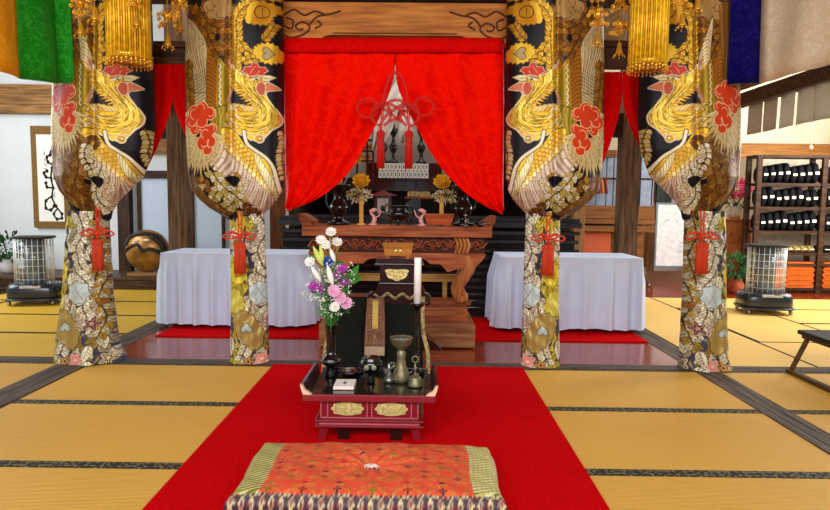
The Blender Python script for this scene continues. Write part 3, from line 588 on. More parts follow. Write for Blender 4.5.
# five-colour temple drapes at the sides
mOr = damask('orange_silk', (244, 164, 24), (252, 190, 50), .4, 11); mGr = damask('green_silk', (28, 136, 30), (50, 158, 50), .4, 11)
mNv = damask('navy_silk', (16, 12, 78), (24, 20, 92), .4, 9); mWh = damask('cream_silk', (236, 220, 188), (244, 232, 206), .45, 9)
def drape(label, segs, path, z0, z1f):
    t = thing('temple_drape', label, 'drape', (0, 0, 0)); n = len(path)
    for nm, m, a, b_ in segs:
        g = []
        for j in range(14):
            f = j/13; row = []
            for i in range(21):
                s = a+(b_-a)*i/20; k = s*(n-1); i0 = min(int(k), n-2); q = [path[i0][c]+(path[i0+1][c]-path[i0][c])*(k-i0) for c in (0, 1)]
                z1 = z1f(s); row.append((q[0]+.02*math.sin(s*23+f*2)*(.3+f), q[1]+.01*math.sin(s*31)*(.3+f), z0+(z1-z0)*f))
            g.append(row)
        o = MB().sheet(g).build(nm, m, t); solid(o, .004)
a0 = P(70, 82, 4.62); a1 = P(25, 78, 4.2); k_ = (a1[0]/4.2)
drape('orange and green silk temple drape hanging at the upper left edge', [('green_panel', mGr, 0, .42), ('orange_panel', mOr, .42, 1)], [(a0[0]+.03, 4.58), (a0[0]-.02, 4.5), (a1[0], 4.2), (a1[0]-.02, 3.9), (a1[0]-.02, 3.4), (a1[0], 3.0)], 3.5, lambda s: a0[2]+(a1[2]-a0[2])*min(1, s*2.4)-.01)
b0 = P(724, 84, 4.6); b1 = P(758, 83, 4.55); b2 = P(800, 73, 4.15)
drape('navy and cream silk temple drape hanging at the upper right edge', [('navy_panel', mNv, 0, .2), ('cream_panel', mWh, .2, 1)], [(b0[0], 4.60), (b1[0], 4.55), (b2[0], 4.15), (b2[0]+.01, 3.75), (b2[0], 3.3), (b2[0], 2.9)], 3.5, lambda s: b1[2]+(b2[2]-b1[2])*min(1, max(0, (s-.2)*5)))
for k, (x, nx_) in enumerate(((a1[0]-.14, -1), (b2[0]+.14, 1))):
    za = 2.16
    struct(MB().box(x-.05, x+.05, 2.9, 8.4, 2.22, 2.36).build('trim_%d' % (24+k), mDB))
# ------------------------------------------------------------------ keman knot on the curtain
mKC = mat('red_cord', (196, 30, 16), .4, 0, .15, 150, .5); mRT = mat('red_silk_tassel', (200, 22, 14), .5, 0, .2, 6, .6, (90, 90, 1.5))
kc = P(396, 104, 4.80); t = thing('ornamental_knot', 'large looped red cord knot with two tassels before the parted red curtain', 'cord knot', kc)
K = (4.80/F)/3.92
def kp(pts, dy=0.): return [((x-262)*K, dy+.006*math.sin(i*1.7), -(y-172)*K) for i, (x, y) in enumerate(pts)]
b = MB()
ci = lambda cx, cy, rx, ry, a0, a1, n: [(cx+rx*math.cos(a), cy+ry*math.sin(a)) for a in np.linspace(a0, a1, n)]
loops = [[(208, 230), (214, 160), (228, 95), (248, 60), (264, 54), (280, 66), (296, 110), (306, 160), (312, 230)],
         ci(152, 190, 38, 34, .3, 6.0, 14)+[(215, 190), (250, 215), (285, 240)], ci(370, 182, 38, 34, 2.85, -2.85, 14)+[(305, 200), (270, 222), (240, 240)],
         ci(206, 214, 36, 42, 1.5, 7.6, 16), ci(316, 214, 36, 42, 1.6, -4.4, 16),
         [(215, 182), (240, 164), (275, 160), (310, 178), (345, 210)], [(178, 205), (215, 172), (255, 182), (290, 210), (312, 245), (313, 276)], [(300, 168), (265, 190), (232, 215), (208, 245), (205, 276)]]
for i, l in enumerate(loops):
    s_ = spl(kp(l, -.006*i), 8)
    for d in (-.0058, .0058):
        q = []
        for j in range(len(s_)):
            tn = s_[min(j+1, len(s_)-1)]-s_[max(j-1, 0)]; nn = np.array([-tn[2], 0, tn[0]]); nn = nn/(np.linalg.norm(nn)+1e-9); q.append(s_[j]+nn*d)
        b.tube(q, .0048, 6, 0 if d < 0 else 1)
b.build('looped_cord', [mKC, mat('bright_red_cord', (212, 40, 34), .45, 0, .1, 120, .4)], t)
for x in (205, 313):
    b = MB(); p = kp([(x, 275)])[0]; b.ball((p[0], -.02, p[2]), .012, 0); tassel_part(b, p[0], p[2]+.005, -.02, .29, .062); b.build('tassel', mRT, t)
o = MB().tube([kp([(261, 54)])[0], (0, .085, .24)], .003, 5).build('hanging_cord', mDkPost, t)
# ------------------------------------------------------------------ hanging gilt ornaments
mGold = mat('gilt_metal', (244, 188, 62), .28, .7, .15, 30); mGoldP = mat('gold_cord', (228, 156, 24), .4, .25, .25, 30, .3); mGoldY = mat('yellow_gold_cord', (246, 200, 40), .4, .2, .2, 30, .3)
def canopy(px0, px1, ybot, Y, label):
    c = P((px0+px1)/2, ybot, Y); R_ = (px1-px0)/2*Y/F*.86; t = thing('fringed_canopy', label, 'hanging ornament', c, 0, 'hanging gold fringed cylinders')
    H = .62; b = MB(); n = 52
    for k in range(n):
        a = 2*PI*k/n; b.tube([(R_*math.cos(a), R_*math.sin(a), H), (R_*math.cos(a+.01), R_*math.sin(a), H*.5), (R_*1.01*math.cos(a), R_*1.01*math.sin(a), .05)], .0075 if k % 2 else .006, 5, k % 2)
    b.build('cord_fringe', [mGoldP, mGoldY], t)
    MB().lathe([(R_*.92, .06), (R_*.92, H)], 32, 0).build('inner_drum', mGoldP, t)
    b = MB()
    b.lathe([(R_*1.0, .05), (R_*1.04, .04), (R_*1.04, .075), (R_*1.0, .085)], 36)
    for k in range(30):
        a = 2*PI*k/30; b.ball((R_*1.05*math.cos(a), R_*1.05*math.sin(a), .04-.006*(k % 2)), .011, 0, 8); b.ball((R_*1.07*math.cos(a), R_*1.07*math.sin(a), .018-.008*(k % 2)), .007, 0, 6); b.tube([(R_*1.06*math.cos(a), R_*1.06*math.sin(a), .04), (R_*1.06*math.cos(a), R_*1.06*math.sin(a), .005)], .002, 4)
    b.build('bead_rim', mGold, t)
    MB().lathe([(R_*1.0, H), (R_*1.3, H+.02), (R_*1.35, H+.06), (R_*1.0, H+.10), (R_*.3, H+.2), (.02, H+.24), (.02, H+1.2)], 32).build('crown', mGold, t)
    b = MB(); b.box(-R_*.62, -R_*.42, -R_*1.06, -R_*.9, H-.20, H-.10).box(R_*.42, R_*.62, -R_*1.06, -R_*.9, H-.20, H-.10)
canopy(107, 152, 68, 4.05, 'gold fringed cylinder hanging before the outermost left brocade pillar'); canopy(627, 667, 74, 4.05, 'gold fringed cylinder hanging before the right side curtain')
def garland(px, pyb, Y, label, h=1.1, sprays=3, seed=0, sc_=1.):
    c = P(px, pyb, Y); t = thing('gilt_garland', label, 'hanging ornament', c, 0, 'gilt flower garlands with bells'); r = random.Random(seed)
    b = MB(); b.lathe([(.001, .075), (.008, .075), (.013, .066), (.017, .03), (.024, .006), (.026, 0), (.02, .002), (.001, .02)], 14); b.ball((0, 0, -.006), .007)
    for k in range(5):
        a = k*1.257; b.tube([(.02*math.cos(a), .02*math.sin(a), .004), (.034*math.cos(a), .034*math.sin(a), -.006), (.038*math.cos(a), .038*math.sin(a), -.016)], .003, 5); b.ball((.038*math.cos(a), .038*math.sin(a), -.02), .006, 0, 6)
    b.build('bell', mGold, t)
    b = MB(); b.tube([(0, 0, .07), (0, 0, h)], .0035, 6)
    z = .11
    for s_ in range(sprays):
        for k in range(17):
            a = k*2.4+s_; rr = .028+.042*r.random(); zz_ = z+.11*r.random(); x, y_ = rr*math.cos(a)*sc_, rr*math.sin(a)*.6
            b.tube([(0, 0, z+.07), (x*.6, y_*.6, zz_+.03), (x, y_, zz_)], .0022, 4)
            for m_ in range(5): an = m_*1.257; b.ball((x+.010*math.cos(an), y_-.004, zz_+.010*math.sin(an)), .0062, 0, 6)
            b.ball((x, y_-.008, zz_), .005, 0, 6)
        b.lathe([(.004, 0), (.022, .01), (.03, .035), (.018, .06), (.004, .065)], 10, 0, c=(0, 0, z+.05))
        z += .17
    b.build('flower_chain', mGold, t)
for i, (px, py, Y, l, s_) in enumerate([(168, 46, 4.25, 'gilt bell garland hanging in the gap left of the inner left brocade pillar', 1.1), (180, 30, 4.4, 'gilt bell garland touching the edge of the inner left brocade pillar', 1.0), (81, 34, 4.1, 'gilt bell garland left of the left gold fringed cylinder', 1.0), (95, 20, 3.84, 'gilt flower chain close to the left gold fringed cylinder', .8), (137, 26, 3.86, 'small gilt bell hanging in front of the left gold fringed cylinder', .6),
     (597, 44, 4.25, 'gilt bell garland at the right edge of the inner right brocade pillar', 1.0), (619, 54, 4.3, 'gilt bell garland just left of the right gold fringed cylinder', 1.0), (682, 26, 4.05, 'gilt bell garland just right of the right gold fringed cylinder', 1.1), (697, 10, 4.1, 'gilt flower chain before the outermost right brocade pillar', 1.2)]):
    garland(px, py, Y, l, 1.15, 4 if s_ > .9 else 3, i, s_)
# ------------------------------------------------------------------ long tables with white cloths
mCloth = mat('white_cloth', (212, 226, 255), .75, 0, .02, 5)
mTop = mat('table_top', (180, 150, 110), .5); mSteel = mat('steel', (150, 150, 155), .3, .9, .05)
def cloth_table(x0, x1, y0, y1, h, label, clab, seed):
    t = thing('folding_table', label, 'table', ((x0+x1)/2, (y0+y1)/2, 0), 0, 'tables under white cloths'); a, b_ = (x1-x0)/2-.02, (y1-y0)/2-.02
    MB().box(-a, a, -b_, b_, h-.04, h-.012, bev=.004).build('tabletop', mTop, t)
    for sx in (-1, 1):
        for sy in (-1, 1): MB().tube([(sx*(a-.08), sy*(b_-.06), h-.04), (sx*(a-.08), sy*(b_-.06), .012)], .014, 10).build('leg', mSteel, t)
    # cloth: rounded rectangle perimeter, skirt with pleats
    r = random.Random(seed); hx, hy = (x1-x0)/2, (y1-y0)/2; n = 420; per = []
    L_ = [2*hx, 2*hy, 2*hx, 2*hy]; tot = sum(L_)
    for i in range(n):
        s = i/n*tot
        if s < L_[0]: p = (-hx+s, -hy, 0, -1)
        elif s < L_[0]+L_[1]: p = (hx, -hy+s-L_[0], 1, 0)
        elif s < 2*L_[0]+L_[1]: p = (hx-(s-L_[0]-L_[1]), hy, 0, 1)
        else: p = (-hx, hy-(s-2*L_[0]-L_[1]), -1, 0)
        per.append((*p, s))
    b = MB(); rows = []; ph = [r.random()*6 for _ in range(6)]
    rows.append([(p[0]*.0, p[1]*.0, h) for p in per]); rows.append([(p[0]*.97, p[1]*.97, h+.0005) for p in per])
    for f in [0, .01, .04, .1, .2, .35, .5, .65, .8, .92, 1]:
        row = []
        for p in per:
            s = p[4]; wv = (math.sin(s*34+ph[0]+math.sin(s*5+ph[1])*2.2)*.5+.5)**2*.05+.012*math.sin(s*13+ph[2])+.006*math.sin(s*71+ph[3])
            o_ = (wv+.03*f)*min(1, f*3.2)+.004; z = h-.0*f-(h-.045)*f
            if f == 1: z += .006*math.sin(s*9)
            row.append((p[0]+p[2]*o_, p[1]+p[3]*o_, z if f > 0 else h))
        rows.append(row)
    vs = [q for row in rows for q in row]; fs = [(j*n+i, j*n+(i+1) % n, (j+1)*n+(i+1) % n, (j+1)*n+i) for j in range(len(rows)-1) for i in range(n)]
    b.add(vs, fs, 0, True); o = b.build('tablecloth', mCloth, None, ((x0+x1)/2, (y0+y1)/2, 0)); tag(o, clab, 'tablecloth', 'white skirted tablecloths')
cloth_table(-2.55, -1.10, 6.05, 6.68, .745, 'folding table hidden under the white cloth left of the altar', 'pleated white tablecloth on the table left of the carved altar', 1)
cloth_table(.80, 2.18, 6.05, 6.68, .745, 'folding table hidden under the white cloth right of the altar', 'pleated white tablecloth on the table right of the carved altar', 2)
# ------------------------------------------------------------------ posts and back wall joinery
def post(n, xc, y, w_, m=mPost, z0=0, z1=4.28): return struct(MB().box(xc-w_/2, xc+w_/2, y-w_/2, y+w_/2, z0+.003, z1, bev=.006).build(n, m))
xl = PX(180, 200, 6.95); xr = PX(627, 200, 6.95)
post('trim_30', xl, 6.95, .20); post('trim_31', xr, 6.95, .20)
xa = PX(277, 230, 8.0); xb = PX(578, 240, 8.0)
post('trim_32', xa, 8.05, .17, wood('brown_post', (92, 52, 30), (128, 78, 46), 'z', .5)); post('trim_33', xb, 8.05, .15, wood('pale_post', (150, 112, 70), (186, 146, 98), 'z', .5))
mJ = wood('joinery', (44, 30, 22), (74, 52, 36), 'x', .5); mJz = wood('joinery', (44, 30, 22), (74, 52, 36), 'z', .5)
def bx_px(b, x0, x1, y0, y1, Y, t=.06, mi=0): b.box(PX(x0, (y0+y1)/2, Y), PX(x1, (y0+y1)/2, Y), Y, Y+t, PZ((x0+x1)/2, y1, Y), PZ((x0+x1)/2, y0, Y), mi)
b = MB(); bx_px(b, 0-60, 62, 84, 104, 9.5, .11); bx_px(b, -60, 62, 104.3, 113, 9.47, .14); struct(b.build('trim_34', mBeam))
b = MB(); bx_px(b, 117, 129, 120, 289, 9.45, .15); struct(b.build('trim_35', mJz))
b = MB(); bx_px(b, 129.5, 245, 171, 178, 9.5, .08); bx_px(b, 138, 141, 178.5, 276, 9.55, .05); bx_px(b, 192, 194, 178.5, 276, 9.55, .05); bx_px(b, 222, 224, 178.5, 276, 9.55, .05); struct(b.build('trim_36', mJ))
b = MB(); bx_px(b, 129.5, 245, 120, 154, 9.5, .09); struct(b.build('trim_37', mBeam))
mShoji = mat('paper_screen', (196, 214, 232), .9, 0, .01, 3)
b = MB(); bx_px(b, 141.5, 191.5, 179, 276, 9.58, .03); bx_px(b, 194.5, 221.5, 179, 276, 9.58, .03); bx_px(b, 130, 137.5, 179, 276, 9.58, .03); struct(b.build('window_1', mShoji))
b = MB(); bx_px(b, 95, 250, 117, 138, 6.86, .18); bx_px(b, 560, 690, 113, 136, 6.86, .18); struct(b.build('trim_41', mJ))
# scroll on the left wall
p = P(44, 177, 9.56); t = thing('hanging_scroll', 'framed calligraphy scroll hanging on the white wall behind the left heater', 'scroll', (p[0], 9.58, 0))
def loc_px(x, y, Y, ox): q = P(x, y, Y); return q[0]-ox, q[2]
mSc = mat('brown_brocade', (122, 92, 48), .7, 0, .3, 60); mPap = mat('white_paper', (236, 234, 226), .9, 0, .01); mInk = mat('ink', (20, 18, 18), .8)
x0, z1 = loc_px(31, 126, 9.58, p[0]); x1, z0 = loc_px(72, 228, 9.58, p[0])
fr = MB().box(x0, x1, -.03, 0.03, z0, z1, bev=.004).build('mount', mSc, t)
MB().box(x0+.09, x1-.09, -.034, -.031, z0+.10, z1-.13).build('paper', mPap, t)
b = MB(); r = random.Random(4)
for (cx_, n, zt, st) in ((x0+.22, 5, 1.95, .085), (x0+.33, 9, 2.28, .12)):
    for k in range(n):
        q = [(cx_+r.uniform(-.022, .022), -.036, zt-k*st+.03-.012*m_) for m_ in range(6)]; MB().tube(spl(q, 4), .0045, 4).build('written_character', mInk, t)
# wooden fish drum on the ledge
p = P(150, 276, 9.0); s = .315
t = thing('wooden_drum', 'large round gilded wooden fish drum on the dark ledge behind the left tables', 'temple drum', (p[0], 8.95, .161))
mDrum = mat('drum_gilt', (112, 74, 26), .3, .3, .2, 4, col2=(186, 136, 58)); mDrk = mat('drum_dark', (40, 34, 26), .4)
MB().box(-.24, .26, -.16, .16, 0, .05, bev=.01).build('stand', wood('drum_stand', (130, 90, 50), (160, 120, 70), 'x', .5), t)
MB().ball((0, 0, .05+s*.98), s, 0, 36, rz=s*.98, ry=s*.55).build('drum_body', mDrum, t)
b = MB()
def onb(a, e, lift=1.01):   # point on the drum front
    x, z = a, e; q = max(0, 1-(x/s)**2-(z/s)**2); return (x*lift, -s*.55*math.sqrt(q)*lift-.004, .05+s*.98+z*lift)
for q, r_ in (([(-.27, .08), (-.2, .2), (0, .25), (.2, .2), (.27, .06)], .035), ([(-.28, .0), (-.2, .06), (-.08, .10), (.0, .02), (.12, .04), (.26, -.04)], .025), ([(.1, .22), (.22, .12), (.27, 0), (.25, -.1)], .04)):
    b.tube([onb(*tuple(v)) for v in spl(q, 6)], r_, 8, flat=.5)
b.build('carved_band', mDrk, t)
b = MB(); b.ball(onb(-.1, .15, 1.03), .05, 0, 12, rz=.02, ry=.02); b.ball(onb(.05, .16, 1.03), .05, 0, 12, rz=.02, ry=.02); b.build('carved_eye', mat('pale_gilt', (230, 214, 190), .4), t)
# plant pot on the left ledge
mLeaf = mat('leaf_green', (36, 84, 36), .55, 0, .4, 8); mLeafL = mat('leaf_light', (96, 150, 48), .5, 0, .3, 8)
def foliage(b, c, rx, rz_, n, ls, r, mi=0, ry=None):
    ry = ry or rx
    for k in range(n):
        a, e = r.uniform(0, 2*PI), math.acos(r.uniform(-1, 1)); rr = r.uniform(.5, 1)
        p0 = Vector((c[0]+rx*rr*math.sin(e)*math.cos(a), c[1]+ry*rr*math.sin(e)*math.sin(a), c[2]+rz_*rr*math.cos(e)))
        d = Vector((math.sin(e)*math.cos(a)+r.uniform(-.5, .5), math.sin(e)*math.sin(a)+r.uniform(-.5, .5), math.cos(e)+r.uniform(-.6, .4))).normalized()
        sd = d.orthogonal().normalized(); l = ls*r.uniform(.6, 1.2); up = d.cross(sd)*l*.12
        b.add([p0, p0+d*l*.5+sd*l*.22+up, p0+d*l, p0+d*l*.5-sd*l*.22+up, p0+d*l*.5], [(0, 1, 4), (1, 2, 4), (2, 3, 4), (3, 0, 4)], mi)
def pot_plant(loc, s, lab, cat, potc, n=160, flower=None):
    t = thing('potted_plant', lab, cat, loc); r = random.Random(int(loc[0]*100))
    MB().lathe([(.05*s, 0), (.075*s, .03*s), (.085*s, .09*s), (.06*s, .13*s), (.065*s, .15*s), (.055*s, .15*s), (.05*s, .12*s), (.001, .12*s)], 20).build('pot', potc, t)
    b = MB()
    for k in range(5): a = k*1.26; b.tube([(0, 0, .12*s), (.04*s*math.cos(a), .04*s*math.sin(a), .2*s), (.1*s*math.cos(a), .1*s*math.sin(a), .3*s)], .005*s, 5)
    b.build('stem', mLeaf, t)
    b = MB(); foliage(b, (0, 0, .28*s-(.05*s if flower else 0)), .15*s, .13*s-(.04*s if flower else 0), n//(3 if flower else 1), .07*s, r); b.build('foliage', mLeaf, t)
    if flower: b = MB(); foliage(b, (0, 0, .36*s), .16*s, .10*s, n*2, .06*s, r); b.build('blossom', flower, t)
    return t
p = P(9, 272, 9.0); pot_plant((p[0], 9.0, .161), 1.4, 'bushy green plant in a pale vase on the ledge left of the left heater', 'potted plant', mat('pale_pot', (190, 186, 180), .5))
# ------------------------------------------------------------------ carved altar table
mAlt = wood('altar_wood', (132, 64, 34), (182, 104, 62), 'x', .42, .15); mAltz = wood('altar_wood', (150, 84, 44), (192, 124, 74), 'z', .42); mAltD = mat('carving', (136, 66, 38), .45, 0, .3, 30)
AY = 5.75; ax = PX(397, 226, AY-.2); t = thing('altar_table', 'carved brown wooden altar table with upturned ends and curled legs behind the parted curtain', 'altar table', (ax, AY, .33))
hw = 95/F*(AY-.2); zt = PZ(397, 226, AY-.22)-.33; zb = PZ(397, 237, AY-.22)-.33
b = MB(); b.box(-hw, hw, -.22, .22, zb, zt, bev=.008)
for sg in (-1, 1):
    q = [(sg*hw, zt-.002), (sg*hw*.90, zt-.002), (sg*hw*.91, zt+.035), (sg*(hw*.965), zt+.065), (sg*(hw+.005), zt+.09), (sg*(hw+.035), zt+.10), (sg*(hw+.03), zt+.05)]
    b.prism(q, -.2, .2)
b.build('top_board', mAlt, t)
z3 = PZ(397, 253, AY-.2)-.33
b = MB(); b.box(-hw*.93, hw*.93, -.16, .16, z3, zb-.001); b.build('apron', mat('carving_ground', (62, 26, 14), .6), t)
b = MB(); r = random.Random(2)
for k in range(52):                                   # deep relief scrolls along the frieze
    x = -hw*.88+k*(hw*1.76/51); z = (z3+zb)/2+.022*(1 if k % 2 else -1)
    a0_ = k*1.3; q = [(x+.042*f*math.cos(a0_+5*f), -.165-.012*f, z+.03*f*math.sin(a0_+5*f)) for f in np.linspace(.15, 1, 10)]
    b.tube(q, .0075, 6)
for k in range(11):
    x = -hw*.86+k*(hw*1.72/10); b.tube(spl([(x-.07, -.172, (z3+zb)/2-.03), (x-.02, -.178, (z3+zb)/2+.035), (x+.03, -.178, (z3+zb)/2-.02), (x+.08, -.172, (z3+zb)/2+.03)], 5), .010, 6)
b.build('relief_carving', mAltD, t)
for sg in (-1, 1):
    b = MB()
    for k in range(4): xx = sg*hw*.69+(k-1.5)*.034; b.tube(spl([(xx-.01, -.17, zb-.004), (xx+.012, -.19, (z3+zb)/2), (xx-.01, -.17, z3+.004)], 6), .014, 8)
    b.build('fluted_bracket', wood('fluting', (160, 96, 50), (206, 140, 80), 'z', .4), t)
z4 = PZ(397, 262, AY-.2)-.33
for sg in (-1, 1):
    o = [(hw*.94, z3), (hw*.94, z3-.02), (hw*.90, z3-.07), (hw*.84, z3-.12), (hw*.62, z3-.15), (hw*.54, z3-.17), (hw*.50, z3-.13), (hw*.46, z3-.10), (hw*.36, z3-.10), (hw*.30, z3-.06), (hw*.20, z3-.05), (hw*.10, z3-.035), (0, z3-.03), (0, z3)]
    b = MB(); b.prism([(sg*x, z) for x, z in o], -.175, -.12); b.build('scalloped_bracket', mAlt, t)
    for sy in (-1, 1):
        q = [(.74*hw, z3-.02, .05), (.77*hw, z3-.12, .062), (.72*hw, z3-.22, .052), (.665*hw, z3-.31, .043), (.645*hw, z3-.37, .042), (.675*hw, z3-.42, .042), (.72*hw, z3-.415, .036), (.73*hw, z3-.38, .026), (.70*hw, z3-.36, .018)]
        s_ = spl([(a, 0, z, w_) for a, z, w_ in q], 7)
        b = MB(); b.tube([(sg*v[0], sy*.13, v[2]) for v in s_], [v[3] for v in s_], 12); b.build('cabriole_leg', mAltz, t)
MB().box(-hw*.8, hw*.8, -.12, .12, .0, .035, bev=.006).build('foot_board', mAltD, t)
# stepped plinth under it
def step(name, x0, x1, y0, y1, z0, z1, lab, m=mAlt, notch=True):
    t = thing(name, lab, 'altar step', ((x0+x1)/2, (y0+y1)/2, z0)); a, b_ = (x1-x0)/2, (y1-y0)/2
    MB().box(-a, a, -b_, b_, 0, z1-z0, bev=.006).build('step_body', m, t)
    return t, a, b_
xs0, xs1 = PX(319, 340, 5.3), PX(475, 340, 5.3)
step('altar_step', xs0, xs1, 5.3, 6.0, .0125, .205, 'broad plain wooden bottom step in front of the carved altar table', wood('step_wood', (128, 80, 52), (176, 124, 88), 'x', .35))
t2, a, b_ = step('altar_step', xs0+.06, xs1-.055, 5.46, 6.0, .2055, .33, 'narrower moulded wooden upper step carrying the carved altar table')
o = [(-a*.96, .09), (-a*.7, .06), (0, .045), (a*.7, .06), (a*.96, .09), (a*.7, .105), (-a*.7, .105)]
MB().prism(o, -b_-.012, -b_-.001).build('raised_panel', wood('panel', (150, 92, 54), (176, 116, 70), 'x', .35), t2)
# pale wood stand behind altar legs
t = thing('wooden_trestle', 'pale wooden trestle rails standing behind the legs of the carved altar table', 'stand', (ax, 6.15, .002)); mPale = wood('pale_wood', (160, 116, 56), (196, 150, 84), 'x', .5)
zz1 = PZ(397, 281, 6.15); b = MB(); b.box(-.68, .62, -.03, .03, zz1, zz1+.07); b.build('rail', mPale, t)
for x in (-.66, -.02, .46, .6): MB().box(x-.022, x+.022, -.025, .025, 0, zz1-.001).build('upright', mPale, t)
# ------------------------------------------------------------------ black dais behind
t = thing('altar_dais', 'black lacquered stepped dais with long horizontal mouldings behind the carved altar table', 'dais', (.1, 7.4, .002)); 
b = MB(); b.box(-1.62, 1.62, -.5, .5, 0, .96); b.build('dais_body', mBlkM, t)
mRail = mat('black_grey_lacquer', (44, 44, 50), .35, 0, .1, 6, coat=.5)
for k, z in enumerate([.06, .14, .22, .30, .38, .46, .54, .64, .72, .82, .92, 1.0]):
    dd = [.02, .03, .05, .03, .02, .015, .03, .05, .07, .05, .08, .12][k]; MB().box(-1.64-dd*.2, 1.64+dd*.2, -.5-dd, -.4, z, z+(.04 if k != 11 else .06), bev=.006).build('moulding', mRail if k % 2 else mBlk, t)
MB().box(-1.66, 1.66, -.55, .55, 1.06, 1.10, bev=.006).build('dais_top', mRail, t)
# sanctum furniture: lacquer shelf unit with tablets
def bpx(b, x0, x1, y0, y1, Y, d=.05, mi=0, ox=0, oy=0, oz=0):
    p0, p1 = P(x0, y1, Y), P(x1, y0, Y); zA, zB = PZ((x0+x1)/2, y1, Y), PZ((x0+x1)/2, y0, Y); b.box(p0[0]-ox, p1[0]-ox, Y-oy, Y-oy+d, zA-oz, zB-oz, mi)
Y8 = 8.3; t = thing('lacquer_cabinet', 'black lacquer shelf cabinet deep behind the parted red curtain', 'cabinet', (0, Y8, 0))
b = MB(); bpx(b, 340, 455, 178, 235, Y8+.25, .35, 0, 0, Y8); b.build('body', mBlkM, t)
b = MB(); bpx(b, 368, 442, 163, 187, Y8+.02, .42, 0, 0, Y8); bpx(b, 330, 470, 186.5, 191, Y8-.05, .5, 0, 0, Y8); b.build('shelf', mBlk, t)
mMar = mat('maroon_lacquer', (70, 14, 16), .25, 0, .1, 6, coat=.5)
for x in (356, 366, 372, 437): b = MB(); bpx(b, x, x+2.2, 110, 186, Y8, .05, 0, 0, Y8); b.build('upright', mMar, t)
b = MB()
for y in (139, 160, 150): bpx(b, 356, 374, y, y+1.8, Y8+.05, .2, 0, 0, Y8)
b.build('side_shelf', mMar, t)
b = MB(); bpx(b, 330, 470, 110, 120, Y8+.1, .1, 0, 0, Y8); b.build('top_rail', mMar, t)
struct(MB().box(PX(300, 150, 8.9), PX(500, 150, 8.9), 9.0, 9.05, 1.5, 3.2).build('trim_40', mat('pale_panel', (196, 190, 180), .8)))
mTab = mat('tablet_white', (232, 230, 222), .6)
for row in range(2):
    for k in range(13):
        t = thing('memorial_tablet', ['small white tablet in the upper row on the dark shelf behind the hanging red tassels', 'small white tablet in the lower row on the dark shelf behind the hanging red tassels'][row], 'tablet', (PX(380.5+k*3.85, 172, Y8-.06), Y8-.07-.04*row, PZ(404, 178.5-row*0 if row else 171, Y8)), 0, ['white tablets, upper row', 'white tablets, lower row'][row])
        h = .095 if row == 0 else .09
        MB().box(-.022, .022, -.008, .008, 0, h, bev=.004).build('plaque', mTab, t); MB().box(-.006, .006, -.0095, -.0085, h*.3, h*.8).build('writing', mInk, t)
b = MB(); bpx(b, 378, 430, 178.6, 179.4, Y8-.16, .16); bpx(b, 378, 430, 171, 171.7, Y8-.09, .09); o = b.build('shelf_board', mBlk); tag(o, 'dark narrow stepped board under the white tablets', 'shelf')
# oranges on a side shelf
for k, (x, y) in enumerate([(363, 150), (371, 149.6), (361, 159.7), (368, 159.5)]):
    p = P(x, y, Y8+.1); t = thing('orange', ['orange on the upper side shelf, left one', 'orange on the upper side shelf, right one', 'orange on the lower side shelf, left one', 'orange on the lower side shelf, right one'][k], 'fruit', (p[0], Y8+.1, p[2]), 0, 'oranges on the side shelf')
    MB().ball((0, 0, .038), .04, 0, 16, rz=.037).build('peel', mat('orange_peel', (232, 120, 24), .5), t); MB().ball((0, 0, .076), .006, 0, 6).build('stem', mLeaf, t)
# white hanging cloth / black candlestands inside the cabinet opening
t = thing('white_drape', 'white cloth gathered behind the opening of the red curtain', 'cloth', (0, 8.2, 0))
def clothpoly(name, pts0, pts1, Y, m, parent, amp=.02):
    A = [P(x, y, Y) for x, y in pts0]; B = [P(x, y, Y) for x, y in pts1]; g = []
    for i in range(len(A)):
        g.append([(A[i].lerp(B[i], u)[0], amp*math.sin(u*14+i), A[i].lerp(B[i], u)[2]) for u in np.linspace(0, 1, 16)])
    o = MB().sheet(g).build(name, m, parent); solid(o, .004); return o
mWC = mat('white_silk', (214, 206, 200), .7)
clothpoly('hanging_fold', [(398, 78), (384, 100), (374, 125), (372, 150)], [(404, 96), (398, 112), (392, 130), (378, 154)], 8.2, mWC, t)
clothpoly('hanging_fold', [(400, 112), (399, 130), (398, 143)], [(414, 112), (412, 130), (410, 143)], 8.2, mWC, t)
for k, x in enumerate((393, 421, 383)):
    y = (164, 164, 164)[k]; p = P(x, y, Y8+.02+.0); t = thing('black_candlestand', ['tall black candlestand behind the left red tassel', 'tall black candlestand right of the right red tassel', 'tall black candlestand at the left behind the knot'][k], 'candlestand', (p[0], Y8+.12, PZ(400, 163, Y8+.12)))
    MB().lathe([(.07, 0), (.075, .015), (.03, .04), (.02, .12), (.05, .18), (.06, .22), (.03, .26), (.018, .34), (.05, .4), (.065, .45), (.02, .47), (.015, .6), (.05, .64), (.001, .64)], 20).build('stand', mBlk, t)
# red lacquer shrine with white clock face
p = P(384, 211, 7.35); t = thing('red_shrine', 'small dark red lacquer shrine with a white square front on the dais', 'shrine', (p[0], 7.2, 1.103))
zs = PZ(384, 190, 7.2)-1.1; b = MB(); b.box(-.10, .10, -.07, .07, 0, zs-.06, bev=.006); b.box(-.13, .13, -.09, .09, 0, .02); b.build('case', mMar, t)
MB().prism([(-.16, zs-.06), (-.14, zs-.07), (.14, zs-.07), (.16, zs-.06), (.05, zs-.03), (0, zs), (-.05, zs-.03)], -.1, .1).build('roof', mat('red_lacquer', (150, 20, 24), .3, coat=.4), t)
MB().box(-.062, .062, -.078, -.0705, .04, zs-.10, bev=.003).build('white_front', mTab, t)
MB().lathe([(.035, 0), (.035, .006), (.001, .008)], 20, 0, Matrix.Translation((0, -.079, .09)) @ Matrix.Rotation(PI/2, 4, 'X')).build('round_opening', mBlk, t)
